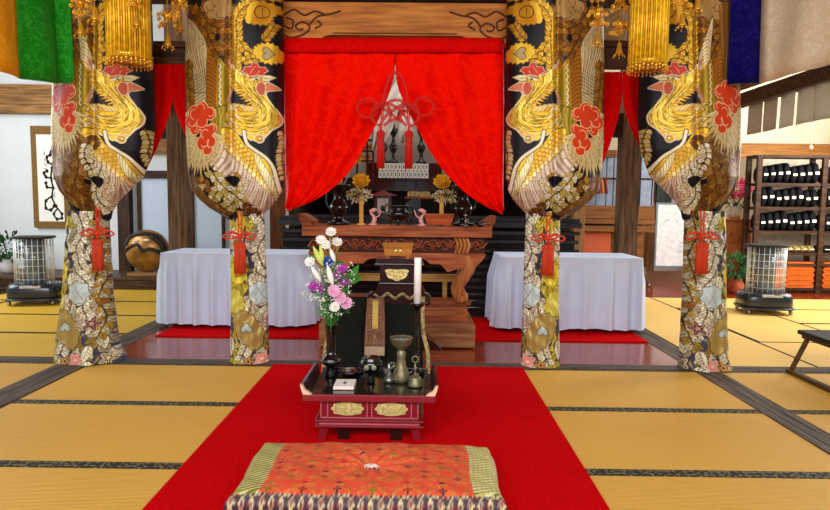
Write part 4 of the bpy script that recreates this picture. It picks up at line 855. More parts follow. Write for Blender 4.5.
p = P(418, 199, 7.1); t = thing('sutra_box', 'flat gilt patterned box on a wooden tray on a black stand, deep right of centre', 'box', (p[0], 7.15, 1.103)); zs = PZ(418, 198, 7.15)-1.1
MB().box(-.15, .17, -.06, .06, zs-.012, zs+.012, bev=.003).build('tray', mAlt, t); MB().box(-.12, .14, -.05, .05, zs+.0125, zs+.07, bev=.004).build('patterned_box', mat('gilt_patterned', (220, 200, 130), .4, .2, .5, 40, col2=(120, 110, 60)), t)
MB().box(-.03, .03, -.03, .03, 0, zs-.0125).build('stand', mBlk, t)
# ------------------------------------------------------------------ objects on the altar table
ZT = .33+zt; FY = AY-.05
def at_alt(x, y=225): return PX(x, y, FY)
mBrz = mat('black_bronze', (14, 13, 15), .15, 0, .1, 8, coat=.2); mStoneP = mat('pink_porcelain', (226, 160, 160), .35)
mLotus = mat('gilt_lotus', (252, 208, 52), .35, .25, .15, 12)
def urn(x, lab):
    t = thing('altar_vase', lab, 'vase', (at_alt(x), FY, ZT+.002), 0, 'black altar vases'); 
    MB().lathe([(.10, 0), (.105, .02), (.07, .035), (.045, .06), (.05, .08), (.085, .13), (.09, .17), (.06, .21), (.045, .25), (.055, .29), (.10, .335), (.125, .36), (.12, .365), (.045, .30), (.001, .30)], 28).build('vase_body', mBrz, t)
    for sg in (-1, 1): MB().tube(spl([(sg*.05, 0, .28), (sg*.10, 0, .29), (sg*.115, 0, .23), (sg*.10, 0, .16), (sg*.08, 0, .15)], 6), .011, 7).build('handle', mBrz, t)
    MB().tube([(.095*math.cos(a), .095*math.sin(a), .021) for a in np.linspace(0, 2*PI, 28, endpoint=False)], .004, 5, 0, None, True).build('silver_ring', mSteel, t)
urn(339, 'black bronze altar vase on the left end of the carved altar table'); urn(463, 'black bronze altar vase on the right end of the carved altar table')
def lotus(x, yb, lab, sg):
    p = P(x, yb, FY-.02); t = thing('gilt_lotus', lab, 'ornament flower', (at_alt(x), FY-.06, ZT+.002), 0, 'gilt lotus flowers with pale sprays'); h = p[2]-ZT
    MB().box(-.018, .018, -.012, .012, 0, h-.10).box(-.035, .035, -.03, .03, 0, .015).build('stand', mat('gilt_wood', (190, 140, 60), .4, .3), t)
    b = MB(); r = random.Random(x)
    for ring, (n, L_, tl, w_) in enumerate([(9, .085, .3, .03), (8, .075, .75, .026), (6, .06, 1.15, .022)]):
        for k in range(n):
            a = 2*PI*k/n+ring*.3
            g = []
            for j in range(6):
                f = j/5; rr = .015+L_*f*math.cos(tl)*(1-.15*f); z = h+L_*f*math.sin(tl)+.02*f*f; hw_ = w_*math.sin(PI*(.12+.86*f))
                g.append([(rr*math.cos(a)-s_*hw_*math.sin(a), rr*math.sin(a)+s_*hw_*math.cos(a), z+.008*abs(s_)) for s_ in (-1, -.5, 0, .5, 1)])
            M = Matrix.Translation((0, 0, h)) @ Matrix.Rotation(math.radians(52), 4, 'X') @ Matrix.Translation((0, 0, -h))
            o_ = len(b.v); b.sheet([[M @ Vector(q) for q in row] for row in g])
    b.ball((0, -.02, h+.01), .018); o = b.build('petals', mLotus, t); solid(o, .002)
    b = MB()
    foliage(b, (sg*.03, .0, h-.10), .11, .06, 170, .035, r, 0, .05); foliage(b, (sg*.03, 0, h-.11), .10, .05, 80, .03, r, 1, .05)
    b.build('spray', [mat('pale_spray', (214, 206, 176), .5, 0, .2, 10), mat('yellow_green', (168, 170, 60), .5, 0, .2, 10)], t)
lotus(362, 184, 'gilt lotus with pale sprays on the left side of the carved altar table', -1); lotus(441, 185, 'gilt lotus with pale sprays on the right side of the carved altar table', 1)
def longspray(x, sg, lab):
    t = thing('gilt_spray', lab, 'ornament flower', (at_alt(x), FY, ZT+.30), 0, 'gilt sprays standing in the black vases'); b = MB()
    b.tube(spl([(0, 0, 0), (sg*.06, 0, .12), (sg*.10, 0, .22), (sg*.14, 0, .30)], 6), .006, 6); b.tube(spl([(0, 0, 0), (sg*.02, 0, .10), (sg*.01, 0, .17)], 6), .006, 6); b.build('stem', mat('silvery', (200, 190, 170), .4, .4), t)
    r = random.Random(x); b = MB(); foliage(b, (sg*.14, 0, .31), .07, .045, 110, .03, r, 0, .04); b.build('flower_head', mLotus, t)
    b = MB(); b.lathe([(.012, .04), (.022, .08), (.03, .16), (.018, .2), (.001, .22)], 12, 0, None, 1, .5); b.build('bud', mat('cream_gold', (230, 200, 120), .4, .2), t)
longspray(340, 1, 'gilt spray standing in the left black altar vase'); longspray(462, -1, 'gilt spray standing in the right black altar vase')
def crane(x, sg, lab):
    t = thing('crane_figurine', lab, 'figurine', (at_alt(x), FY-.1, ZT+.002), 0, 'pink figurines flanking the incense burner'); b = MB()
    b.lathe([(.04, 0), (.04, .012), (.02, .02), (.001, .022)], 16); s_ = spl([(sg*.005, 0, .015, .018), (-sg*.012, 0, .05, .02), (sg*.0, 0, .085, .013), (sg*.02, 0, .11, .012), (sg*.0, 0, .135, .02), (-sg*.035, 0, .14, .007)], 6)
    b.tube([(v[0], v[1], v[2]) for v in s_], [v[3] for v in s_], 10); b.tube(spl([(sg*.01, 0, .06), (-sg*.05, 0, .085), (-sg*.07, 0, .14)], 5), .006, 6); b.ball((sg*.01, 0, .13), .03, 0, 12, rz=.013, ry=.02); b.build('figure', mStoneP, t)
crane(374, -1, 'small pink figurine left of the black incense burner'); crane(422, 1, 'small pink figurine right of the black incense burner')
t = thing('incense_burner', 'wide black bronze incense burner at the centre of the carved altar table', 'incense burner', (at_alt(399), FY-.05, ZT+.002)); b = MB()
b.lathe([(.05, .04), (.09, .06), (.115, .10), (.10, .13), (.07, .145), (.075, .165), (.105, .175), (.10, .18), (.06, .17), (.001, .16)], 30); b.build('bowl', mBrz, t)
for k in range(3): a = k*2.09+.5; MB().tube(spl([(.07*math.cos(a), .07*math.sin(a), .07), (.09*math.cos(a), .09*math.sin(a), .03), (.075*math.cos(a), .075*math.sin(a), .008)], 4), [.014]*4+[.010]*5, 8).build('leg', mBrz, t)
for sg in (-1, 1): MB().tube(spl([(sg*.09, 0, .09), (sg*.13, 0, .13), (sg*.12, 0, .19), (sg*.10, 0, .17)], 6), .008, 7).build('handle', mBrz, t)
t = thing('leaf_fan', 'black leaf-shaped fan standing behind the black incense burner', 'ornament', (at_alt(411), FY+.1, ZT+.002)); MB().prism([(0, .12), (-.05, .15), (-.055, .2), (0, .24), (.06, .26), (.07, .2), (.05, .14)], -.008, .008).build('leaf', mBrz, t); MB().tube([(0, 0, 0), (0, 0, .13)], .008, 6).box(-.03, .03, -.03, .03, 0, .012).build('stem', mBrz, t)
t = thing('offering_box', 'reddish brown wooden box tapering downward on the right of the carved altar table', 'box', (at_alt(438.5), FY-.1, ZT+.002)); k_ = FY/F
MB().prism([(-13*k_*.88, .014), (13*k_*.88, .014), (14.5*k_, .10), (-14.5*k_, .10)], -.06, .06).build('box_body', wood('red_box', (150, 62, 24), (186, 88, 40), 'x', .35), t); MB().box(-14.8*k_, 14.8*k_, -.065, .065, .1005, .11, bev=.002).build('rim', mAlt, t)
for sg in (-1, 1): MB().box(sg*.06-.02, sg*.06+.02, -.05, .05, 0, .0135).build('foot', mAltD, t)
t = thing('candle_holder', 'thin black and silver candle holder in front of the right altar vase', 'candle holder', (at_alt(464), FY-.17, ZT+.002)); MB().lathe([(.03, 0), (.028, .01), (.006, .02), (.006, .09), (.02, .1), (.004, .11), (.001, .14)], 16).build('holder', mSteel, t)
t = thing('prayer_gong', 'small round black gong at the right end of the carved altar table', 'gong', (at_alt(479), FY-.12, ZT+.002)); MB().lathe([(.02, 0), (.04, .02), (.045, .045), (.04, .047), (.001, .02)], 18).build('bowl', mBrz, t); MB().tube([(-.02, -.05, .02), (.08, -.04, .03)], .006, 6).build('striker', mSteel, t)
# ------------------------------------------------------------------ black draped stand in front of the altar
SY = 4.22; k_ = SY/F; sx = PX(377, 330, SY); mCl = mat('dark_green_cloth', (22, 25, 18), .7, 0, .25, 3); mGBr = mat('gold_white_brocade', (206, 190, 130), .5, .25, .6, 60, .4, col2=(90, 80, 50))
t = thing('lacquer_stand', 'dark lacquer stand with gold crest and black draped front, behind the crimson desk', 'stand', (sx, SY, .013))
zA = PZ(377, 297, SY); 
MB().box(-.28, .28, .02, .3, 0, zA-.03, bev=.01).build('frame', mBlk, t)
g = []
for j in range(12):
    f = j/11; row = []
    for i in range(25): u = i/24*2-1; row.append((u*(44+4*f)*k_, -.02-.05*f+.008*math.sin(u*6+f*3)*f, zA-.01-(zA-.03)*f))
    g.append(row)
o = MB().sheet(g).build('draped_cloth', mCl, t); solid(o, .006)
for sg in (-1, 1):
    s_ = spl([(sg*46*k_, -.03, zA-.0), (sg*46*k_, -.04, zA-.12), (sg*47*k_, -.05, zA-.25), (sg*51*k_, -.07, zA-.36), (sg*52*k_, -.08, zA-.46), (sg*52*k_, -.09, .02)], 6)
    MB().tube(s_, .016, 8, flat=.6).build('gold_brocade_border', mGBr, t)
# lid: flared lacquer top
zl = [PZ(399, y, SY) for y in (258, 264, 282, 288, 297, 305)]; cx_ = PX(399, 280, SY)-sx
def ring(x0, x1, zb_, zt_, d, mi, bev=.004, nm='lid', m=mBlk): return MB().box(cx_+x0*k_, cx_+x1*k_, -d, d, zb_, zt_, bev=bev)
mMar2 = mat('dark_maroon_lacquer', (40, 8, 10), .22, 0, .1, 6, coat=.2)
b = MB()
o_ = [(-27, 303), (-27, 297), (-24, 291), (-21, 285), (-19, 282), (-19, 265), (-23, 262), (-23, 259), (23, 259), (23, 262), (19, 265), (19, 282), (22, 285), (26, 291), (28, 297), (28, 303)]
b.prism([(cx_+x*k_, PZ(399, y, SY)-.013) for x, y in o_], -.03, .16); b.build('lid', mMar2, t)
for (x0, x1, y) in ((-20, 21, 283), (-24, 25, 264)): MB().box(cx_+x0*k_, cx_+x1*k_, -.045, .17, PZ(399, y, SY)-.022, PZ(399, y, SY)-.008, bev=.004).build('moulding', mMar2, t)
b = MB(); s_ = [(cx_+x*k_, -.036, PZ(399, 296-2.2*math.sin(x*.42)-1.5, SY)-.013) for x in np.linspace(-26, 27, 80)]; b.tube(s_, .005, 6); b.tube([(q[0], q[1], q[2]-.012) for q in s_], .003, 6); b.build('gold_wave_trim', mGBr, t)
for sg in (-1, 1):
    s_ = spl([(cx_+sg*25*k_, -.05, zl[4]+.03), (cx_+sg*29*k_, -.05, zl[4]+.01), (cx_+sg*30*k_, -.05, zl[4]-.03), (cx_+sg*27*k_, -.05, zl[4]-.055)], 6); MB().tube(s_, .016, 8).build('scrolled_end', mMar2, t)
def crest(b, c, w_, h, y0, y1):
    pts = [(c[0]+w_*math.cos(a)*(1+.05*math.cos(a*10)), c[1]+h*(math.sin(a)*(1+.06*math.cos(a*8)))) for a in np.linspace(PI, 2*PI, 26)]; pts += [(c[0]+w_*.8, c[1]+h*.14), (c[0], c[1]+h*.08), (c[0]-w_*.8, c[1]+h*.14)]
    b.prism(pts, y0, y1)
mGoldL = mat('pale_gold', (226, 210, 140), .35, .45, .25, 60, .3)
b = MB(); crest(b, (cx_-2*k_, PZ(397, 270, SY)-.013), 11.5*k_, 10*k_, -.036, -.0305)
for k in range(7): a = PI+PI*(k+.5)/7; b.tube([(cx_-2*k_+3*k_*math.cos(a), -.037, PZ(397, 270, SY)-.013+2*k_*math.sin(a)), (cx_-2*k_+9*k_*math.cos(a), -.037, PZ(397, 270, SY)-.013+7*k_*math.sin(a))], .003, 5)
b.build('gold_crest', mGoldL, t)
MB().prism([(41*k_, PZ(420, 352, SY)-.013), (66*k_, PZ(420, 352, SY)-.013), (60*k_, PZ(420, 345, SY)-.013), (52*k_, PZ(420, 341, SY)-.013), (44*k_, PZ(420, 339, SY)-.013), (41*k_, PZ(420, 330, SY)-.013)], .06, .2).build('dark_step_notch', mBlk, t)  # black prism standing in for the dark opening in the bottom step
t = thing('wooden_box', 'small tan wooden box with two gold studs on top of the dark lacquer stand', 'box', (PX(398, 258, SY), SY+.05, PZ(399, 258.6, SY)))
b = MB(); b.prism([(-13*k_, 3*k_), (13*k_, 3*k_), (15*k_, 14*k_), (-15*k_, 14*k_)], -.07, .07); b.build('box_body', wood('tan_box', (150, 92, 30), (186, 124, 52), 'x', .4), t)
MB().box(-15.5*k_, 15.5*k_, -.075, .075, 14*k_+.0005, 15.3*k_, bev=.002).build('lid', wood('tan_box', (150, 92, 30), (186, 124, 52), 'x', .4), t)
for sg in (-1, 1):
    MB().box(sg*10*k_-.014, sg*10*k_+.014, -.06, .06, 0, 3*k_-.0005).build('foot', mAlt, t)
    MB().ball((sg*2.2*k_, -.072, 8*k_), .011, 0, 10, ry=.005).build('gold_stud', mGoldL, t)
t = thing('brocade_streamer', 'narrow brown patterned strip with a plain yellow inset hanging on the black draped stand', 'streamer', (PX(376.5, 297, SY), SY-.062, .013)); mBS = mat('brown_pattern', (110, 66, 52), .6, 0, .5, 90, .5, col2=(176, 140, 110)); zq = [PZ(376, y, SY)-.013 for y in (297, 341, 350)]
g = [[((u*(8+1.8*f))*k_, -.075*f-.004, zq[0]-(zq[0]-zq[1])*f) for u in np.linspace(-1, 1, 9)] for f in np.linspace(0, 1, 10)]
o = MB().sheet(g).build('patterned_strip', mBS, t); solid(o, .012)
b = MB()
for u in (-1, 1): b.tube([(u*8*k_, -.012, zq[0]), (u*9.8*k_, -.085, zq[1])], .004, 6)
for f in np.linspace(.02, .98, 16):
    for u in (-.62, .62): rr = 1.9*k_; b.tube([(u*8.5*k_+rr*math.cos(a), -.075*f-.018, zq[0]-(zq[0]-zq[1])*f+rr*math.sin(a)) for a in np.linspace(0, 2*PI, 9, endpoint=False)], .0022, 4, 0, None, True)
for rr in (2.4, 4.6, 6.6): b.tube([(rr*k_*math.cos(a), -.075*.82-.018, zq[0]-(zq[0]-zq[1])*.80+rr*k_*math.sin(a)) for a in np.linspace(0, 2*PI, 24, endpoint=False)], .003, 4, 0, None, True)
b.build('raised_pattern', mat('reddish_relief', (150, 96, 76), .6), t)
g = [[((u*3)*k_, -.075*f-.019, zq[0]-.012-(zq[0]-zq[1])*f) for u in np.linspace(-1, 1, 5)] for f in np.linspace(0, .6, 6)]
o = MB().sheet(g).build('yellow_inset', mat('straw_yellow', (214, 180, 96), .6), t); solid(o, .004)
MB().box(-9.8*k_, 9.8*k_, -.10, -.075, zq[2], zq[1]-.0015, bev=.004).build('end_block', mat('beige_block', (176, 156, 130), .6), t)
# ------------------------------------------------------------------ red lacquer altar desk
mRL = mat('crimson_lacquer', (128, 22, 36), .28, 0, .08, 6, coat=.4); mRLd = mat('dark_crimson', (58, 8, 14), .3, 0, .1, 6, coat=.4); mRLp = mat('rubbed_edge', (196, 96, 104), .4)
DY = 3.365; dx = PX(369.5, 400, 3.17); ZD = .264; t = thing('altar_desk', 'small crimson lacquered altar desk with flared tray ends and two gold plaques', 'altar desk', (dx, DY, .013))
HW = .345; z_ = ZD-.013
MB().box(-HW*.96, HW*.96, -.215, .215, z_-.022, z_-.002, bev=.004).build('tray_board', mBlk, t)
MB().box(-HW, HW, -.235, -.2155, z_-.03, z_+.006, bev=.004).build('front_rim', mRL, t)
MB().box(-HW*.9, HW*.9, .2155, .23, z_-.02, z_+.03, bev=.004).build('back_rim', mBlk, t)
for sg in (-1, 1):
    q = [(sg*(HW*.93), z_-.02), (sg*(HW*.96), z_-.02), (sg*(HW*1.02), z_+.03), (sg*(HW*1.04), z_+.055), (sg*(HW*.99), z_+.06), (sg*(HW*.95), z_+.02)]
    MB().prism(q, -.21, .214).build('flared_end', mRLd, t)
    q = [(sg*(HW*.86), z_+.0065), (sg*HW*.99, z_+.0065), (sg*HW*1.02, z_+.035), (sg*HW*1.035, z_+.06), (sg*HW*.995, z_+.055), (sg*HW*.96, z_+.03), (sg*HW*.9, z_+.018)]
    MB().prism(q, -.235, -.212).build('gilt_corner', mat('pale_gilt_corner', (236, 204, 172), .4, .1), t)
cw = .255
MB().box(-cw, cw, -.19, .17, z_-.135, z_-.0225).build('cabinet_body', mRL, t)
b = MB()
for x in (-cw, -cw+.035, -.012, .012, cw-.035, cw): b.box(x-.0025, x+.0025, -.194, -.1905, z_-.13, z_-.03)
b.box(-cw, cw, -.194, -.1905, z_-.13, z_-.126).box(-cw, cw, -.194, -.1905, z_-.034, z_-.03); b.build('edge_lines', mRLp, t)
for sg in (-1, 1):
    pts = []
    for a in np.linspace(0, 2*PI, 40, endpoint=False): rr = 1+.06*math.cos(a*8); sx_ = abs(math.cos(a))**.6*(1 if math.cos(a) > 0 else -1); pts.append((sg*.115+.083*sx_*rr, z_-.078+.034*math.sin(a)*rr))
    b = MB().prism(pts, -.20, -.1925)
    for k in range(9): b.tube(spl([(sg*.115-.07+k*.0165, -.2015, z_-.098), (sg*.115-.06+k*.0165, -.202, z_-.078), (sg*.115-.07+k*.0165, -.2015, z_-.060)], 4), .0025, 5)
    b.build('gold_plaque', mGoldL, t)
MB().box(-cw-.03, cw+.03, -.215, .19, z_-.148, z_-.1355, bev=.004).build('upper_moulding', mRL, t)
MB().box(-cw-.01, cw+.01, -.20, .18, z_-.163, z_-.1485).build('inlay_band', mRLp, t)
MB().box(-cw-.03, cw+.03, -.215, .19, z_-.176, z_-.1635, bev=.004).build('lower_moulding', mRL, t)
for sx_ in (-1, 1):
    for sy in (-1, 1):
        q = [(sx_*(cw-.04), z_-.1765), (sx_*(cw+.0), z_-.1765), (sx_*(cw+.02), 0), (sx_*(cw-.02), 0)]; y0 = -.19 if sy < 0 else .13
        MB().prism(q, y0, y0+.045).build('leg', mRL, t)
for x in (-.14, .14): MB().box(x-.03, x+.03, -.18, -.13, 0, z_-.1765).build('inner_foot', mBlk, t)
# things on the tray
ZT2 = ZD+.0005
def tp(x, Y): return PX(x, 380, Y)
t = thing('sutra_booklet', 'square white booklet lying at the front left of the crimson desk tray', 'booklet', (tp(345, 3.31), 3.31, ZT2)); MB().box(-.055, .055, -.07, .07, 0, .018, bev=.002).build('pages', mPap, t)
b = MB(); b.box(-.004, .004, -.025, .022, .0182, .019).box(-.012, .012, .0, .004, .0182, .019).box(-.01, .01, -.015, -.011, .0182, .019); b.build('title_strokes', mSteel, t); MB().box(-.056, .056, -.071, .071, .0002, .004).build('cover', mat('cream_cover', (214, 180, 160), .6), t)
t = thing('incense_bowl', 'small black incense bowl with pale flower crests, behind the white booklet', 'incense burner', (tp(371, 3.38), 3.38, ZT2)); s = .062
MB().lathe([(s*.35, .0), (s*.4, .01), (s*.22, .03), (s*.25, .05), (s*.85, .07), (s*1.05, .10), (s*.95, .125), (s*.75, .135), (s*.8, .145), (s*.7, .147), (s*.4, .13), (.001, .13)], 28).build('bowl', mBrz, t)
b = MB()
for sg in (-1, 1): b.ball((sg*.02, -s*1.0, .10), .015, 0, 14, ry=.005)
b.build('pale_crest', mat('silver_crest', (150, 150, 130), .4, .4), t)
t = thing('brass_ornament', 'small tangled metal ornament between the incense bowl and the goblet', 'ornament', (tp(389, 3.40), 3.40, ZT2)); b = MB(); r = random.Random(9)
for k in range(9): a = k*.7; b.tube(spl([(.02*math.cos(a), .02*math.sin(a), .02+.008*k), (.035*math.cos(a+1), .03*math.sin(a+1), .04+.008*k), (.02*math.cos(a+2), .02*math.sin(a+2), .03+.009*k)], 5), .005, 6)
b.lathe([(.03, 0), (.03, .02), (.012, .03), (.01, .10), (.001, .11)], 14); b.build('twisted_metal', mat('pewter', (130, 130, 120), .3, .8), t)
MB().lathe([(.028, .0), (.034, .012), (.034, .045), (.001, .045)], 16).build('dark_base', mBrz, t) if False else None
mPew = mat('old_brass', (132, 124, 96), .42, .6, .3, 20)
t = thing('goblet', 'tall old-brass goblet with a blue-glazed bowl on the crimson desk tray', 'goblet', (tp(401, 3.42), 3.42, ZT2))
k3 = 3.42/F; MB().lathe([(.048, 0), (.05, .02), (.045, .05), (.028, .09), (.022, .13), (.026, .16), (.018, .172), (.018, .18), (.03, .19), (.055, .215), (.064, .245), (.066, .25), (.060, .247), (.03, .215), (.001, .21)], 28).build('goblet_body', mPew, t)
MB().lathe([(.001, .2265), (.04, .2285), (.057, .243)], 24).build('blue_glaze', mat('blue_glaze', (96, 130, 160), .15, coat=.5), t)
t = thing('hand_bell', 'small brass hand bell with ring handle, right front of the crimson desk tray', 'bell', (tp(415, 3.33), 3.33, ZT2))
MB().lathe([(.040, 0), (.042, .008), (.036, .02), (.034, .045), (.022, .058), (.006, .062), (.005, .085), (.008, .09), (.005, .1), (.005, .13), (.001, .13)], 24).build('bell_body', mPew, t)
MB().tube([(.017*math.cos(a), 0, .148+.017*math.sin(a)) for a in np.linspace(0, 2*PI, 20, endpoint=False)], .0045, 7, 0, None, True).build('ring_handle', mPew, t)
t = thing('dish', 'low dark dish with dried petals behind the white booklet on the tray', 'dish', (tp(350, 3.52), 3.52, ZT2)); MB().lathe([(.03, 0), (.05, .012), (.07, .03), (.065, .03), (.03, .012), (.001, .012)], 24).build('dish_body', mBlk, t)
b = MB(); foliage(b, (0, 0, .022), .04, .01, 26, .02, random.Random(3)); b.build('petal_mix', mat('dry_petals', (120, 60, 50), .7, 0, .5), t)
# candlestick and candle
t = thing('candlestick', 'slim black candlestick rising at the right back of the crimson desk tray', 'candlestick', (tp(416.5, 3.56), 3.56, ZT2)); zc = PZ(416, 303, 3.56)-ZT2
MB().lathe([(.045, 0), (.048, .015), (.02, .03), (.013, .05), (.02, .10), (.012, .12), (.012, .2), (.018, .22), (.011, .24), (.010, zc-.05), (.02, zc-.03), (.045, zc-.008), (.046, zc-.002), (.001, zc-.002)], 24).build('stick', mBrz, t)
o = thing('candle', 'tall white unlit candle standing on the slim black candlestick', 'candle', (tp(416.5, 3.56), 3.56, ZT2+zc-.001)); MB().lathe([(.021, 0), (.021, .262), (.018, .266), (.001, .266)], 20).build('wax', mat('white_wax', (244, 244, 240), .4), o); MB().tube([(0, 0, .266), (.001, 0, .275)], .0015, 5).build('wick', mInk, o)
# vase and bouquet
vx = tp(331, 3.5); vY = 3.5; t = thing('flower_vase', 'slender black vase with a bulbous foot at the left of the crimson desk tray', 'vase', (vx, vY, ZT2)); zv = PZ(331, 324, vY)-ZT2
MB().lathe([(.035, 0), (.036, .01), (.028, .03), (.025, .05), (.035, .065), (.06, .085), (.052, .11), (.03, .125), (.026, .15), (.028, zv*.75), (.036, zv-.004), (.038, zv), (.033, zv), (.022, zv*.7), (.001, zv*.7)], 28).build('vase_body', mBrz, t)
MB().tube([(.056*math.cos(a), .056*math.sin(a), .095) for a in np.linspace(0, 2*PI, 28, endpoint=False)], .003, 5, 0, None, True).build('silver_ring', mSteel, t)
base = Vector((vx, vY, ZT2+zv*.72))
mWp = mat('white_petal', (240, 240, 236), .6); mPk = mat('pink_petal', (234, 176, 212), .6, 0, .1, 30); mPu = mat('purple_petal', (176, 70, 170), .6, 0, .2, 30); mBl = mat('blue_petal', (36, 84, 170), .6, 0, .2); mGy = mat('green_bud', (196, 214, 110), .5); mStem = mat('stem_green', (70, 140, 60), .5)
def petalflower(b, c, R_, n, rings, d, r):
    d = Vector(d).normalized(); a_ = d.orthogonal().normalized(); b_ = d.cross(a_)
    for g in range(rings):
        for k in range(n):
            an = 2*PI*k/n+g*.4+r.uniform(-.1, .1); L_ = R_*(1-.28*g); tl = .15+.4*g; u = a_*math.cos(an)+b_*math.sin(an); v = d.cross(u); w_ = L_*.34
            o = [c, c+u*L_*.5*math.cos(tl)+d*L_*.5*math.sin(tl)+v*w_, c+u*L_*math.cos(tl)+d*L_*math.sin(tl), c+u*L_*.5*math.cos(tl)+d*L_*.5*math.sin(tl)-v*w_, c+u*L_*.55*math.cos(tl)+d*(L_*.55*math.sin(tl)-.003)]
            b.add(o, [(0, 1, 4), (1, 2, 4), (2, 3, 4), (3, 0, 4)])
def flower(nm, px, py, Yf, lab, cat, mm, R_, n=9, rings=3, grp=None, mc=None, seed=0):
    c = P(px, py, Yf); r = random.Random(px*7+py+seed); t = thing(nm, lab, cat, base, 0, grp); rel = c-base
    mid = rel*.55; mid.x *= .45; b = MB(); b.tube(spl([(rel.x*.05, rel.y*.05, 0), tuple(mid), tuple(rel)], 6), .0022, 5); b.build('stem', mStem, t)
    b = MB(); d = (rel.x*.8+r.uniform(-.1, .1), -.35+rel.y, .12+rel.z*.3); petalflower(b, rel, R_, n, rings, d, r); b.build('petals', mm, t)
    if mc: dn = Vector(d).normalized(); b = MB(); b.ball(tuple(rel+dn*.005), R_*.15, 0, 8); b.build('flower_centre', mc, t)
mYe = mat('yellow_centre', (230, 210, 90), .7)
for i, (x, y, l) in enumerate([(331, 232, 'topmost in the bouquet'), (321, 240, 'just left of the topmost one'), (337, 242, 'just right below the topmost one'), (310, 262, 'at the left edge of the bouquet'), (326, 245, 'right above the green buds')]):
    flower('white_daisy', x, y, 3.44+.02*(i % 3), 'white many-petalled flower, '+l, 'flower', mWp, .034, 12, 2, 'white daisy-like flowers of the bouquet', mYe)
for i, (x, y, l) in enumerate([(342, 268, 'highest of the purple ones'), (337, 275, 'below the highest purple one'), (348, 280, 'rightmost of the purple ones'), (313, 286, 'at the lower left'), (321, 288, 'between the lower left one and the pink ones'), (342, 282, 'just above the pink ones')]):
    flower('purple_carnation', x, y, 3.42+.02*(i % 3), 'ruffled purple flower in the bouquet, '+l, 'flower', mPu, .034, 14, 4, 'purple carnations of the bouquet')
for i, (x, y, l) in enumerate([(334, 291, 'upper left of the pink group'), (340, 298, 'middle of the pink group'), (346, 303, 'lowest of the pink group')]):
    flower('pink_carnation', x, y, 3.38+.02*(i % 3), 'ruffled pale pink flower in the bouquet, '+l, 'flower', mPk, .040, 14, 4, 'pink carnations of the bouquet')
flower('white_chrysanthemum', 335, 307, 3.38, 'white flower at the bottom of the bouquet, just above the vase', 'flower', mWp, .032, 12, 3, None, mYe)
flower('blue_flower', 327, 262, 3.42, 'single bright blue ruffled flower in the bouquet', 'flower', mBl, .036, 14, 5)
def lily(x0, y0, x1, y1, lab, m, w_=.017):
    p0, p1 = P(x0, y0, 3.40), P(x1, y1, 3.40); t = thing('lily_bud', lab, 'flower', base, 0, 'closed lily buds of the bouquet'); a, e = p0-base, p1-base
    MB().tube(spl([(a.x*.05, a.y*.05, 0), (a.x*.4, a.y*.6, a.z*.5), tuple(a)], 6), .0025, 5).build('stem', mStem, t)
    q = [tuple(a.lerp(e, f)) for f in np.linspace(0, 1, 9)]; MB().tube(q, [w_*v for v in (.25, .55, .85, 1, 1, .9, .7, .4, .1)], 8).build('bud', m, t)
lily(321, 282, 311, 266, 'white lily bud leaning left, at the left of the bouquet', mWp); lily(333, 286, 327, 264, 'white upright lily bud at the centre of the bouquet', mWp); lily(323, 266, 313, 246, 'yellow green lily bud leaning left, upper left of the bouquet', mGy); lily(323, 262, 320, 244, 'yellow green lily bud standing upright, upper left of the bouquet', mGy, .013); lily(335, 262, 330, 248, 'white lily bud near the top of the bouquet', mWp, .014)
t = thing('bouquet_greenery', 'green leaves and tiny white filler blossoms of the bouquet in the black vase', 'foliage', base); b = MB(); b2 = MB(); r = random.Random(12)
for k in range(110):
    x = r.gauss(328, 12); y = r.uniform(262, 318); x = min(352, max(303, x)) if y < 305 else 331+(x-331)*.5; q = P(x, y, 3.44+r.uniform(-.04, .06))-base
    b.tube([(0, 0, .02), (q.x*.4, q.y*.4, q.z*.6), tuple(q)], .0009, 3)
    for m_ in range(4): b2.ball((q.x+r.uniform(-.012, .012), q.y+r.uniform(-.01, .01), q.z+r.uniform(-.012, .012)), .0042, 0, 5)
b.build('filler_stems', mStem, t); b2.build('tiny_blossoms', mWp, t); t.children[-1]['kind'] = 'stuff'
b = MB()
for k in range(70):
    x = min(346, max(312, r.gauss(329, 9))); y = r.uniform(255, 318); q = P(x, y, 3.48+r.uniform(-.03, .04))-base; l = r.uniform(.03, .06); d = Vector((r.uniform(-1, 1), r.uniform(-.5, .2), r.uniform(-.2, 1))).normalized(); sd = d.cross(Vector((0, 1, 0))).normalized()
    b.add([q, q+d*l*.5+sd*l*.16, q+d*l, q+d*l*.5-sd*l*.16], [(0, 1, 2, 3)])
for (x0, y0, x1, y1, w_) in [(348, 283, 359, 264, .022), (347, 284, 363, 276, .018), (333, 265, 345, 262, .015)]:
    q0, q1 = P(x0, y0, 3.46)-base, P(x1, y1, 3.40)-base; dd = q1-q0; sd = Vector((-dd.z, 0, dd.x)).normalized()*w_; b.add([q0, q0.lerp(q1, .35)+sd, q0.lerp(q1, .7)+sd*.8, q1, q0.lerp(q1, .7)-sd*.8, q0.lerp(q1, .35)-sd, q0.lerp(q1, .5)+Vector((0, .01, 0))], [(0, 1, 6), (1, 2, 6), (2, 3, 6), (3, 4, 6), (4, 5, 6), (5, 0, 6)]); b.tube([(0, 0, .02), tuple(q0*.5), tuple(q0)], .002, 4)
for k in range(9): a = k*.7; b.tube([(.008*math.cos(a), .008*math.sin(a), -.02), (.012*math.cos(a), .012*math.sin(a), .06), (.03*math.cos(a), .02*math.sin(a), .13)], .0028, 5)
b.build('leaves', mat('bouquet_leaf', (60, 130, 50), .5, 0, .35, 20), t)
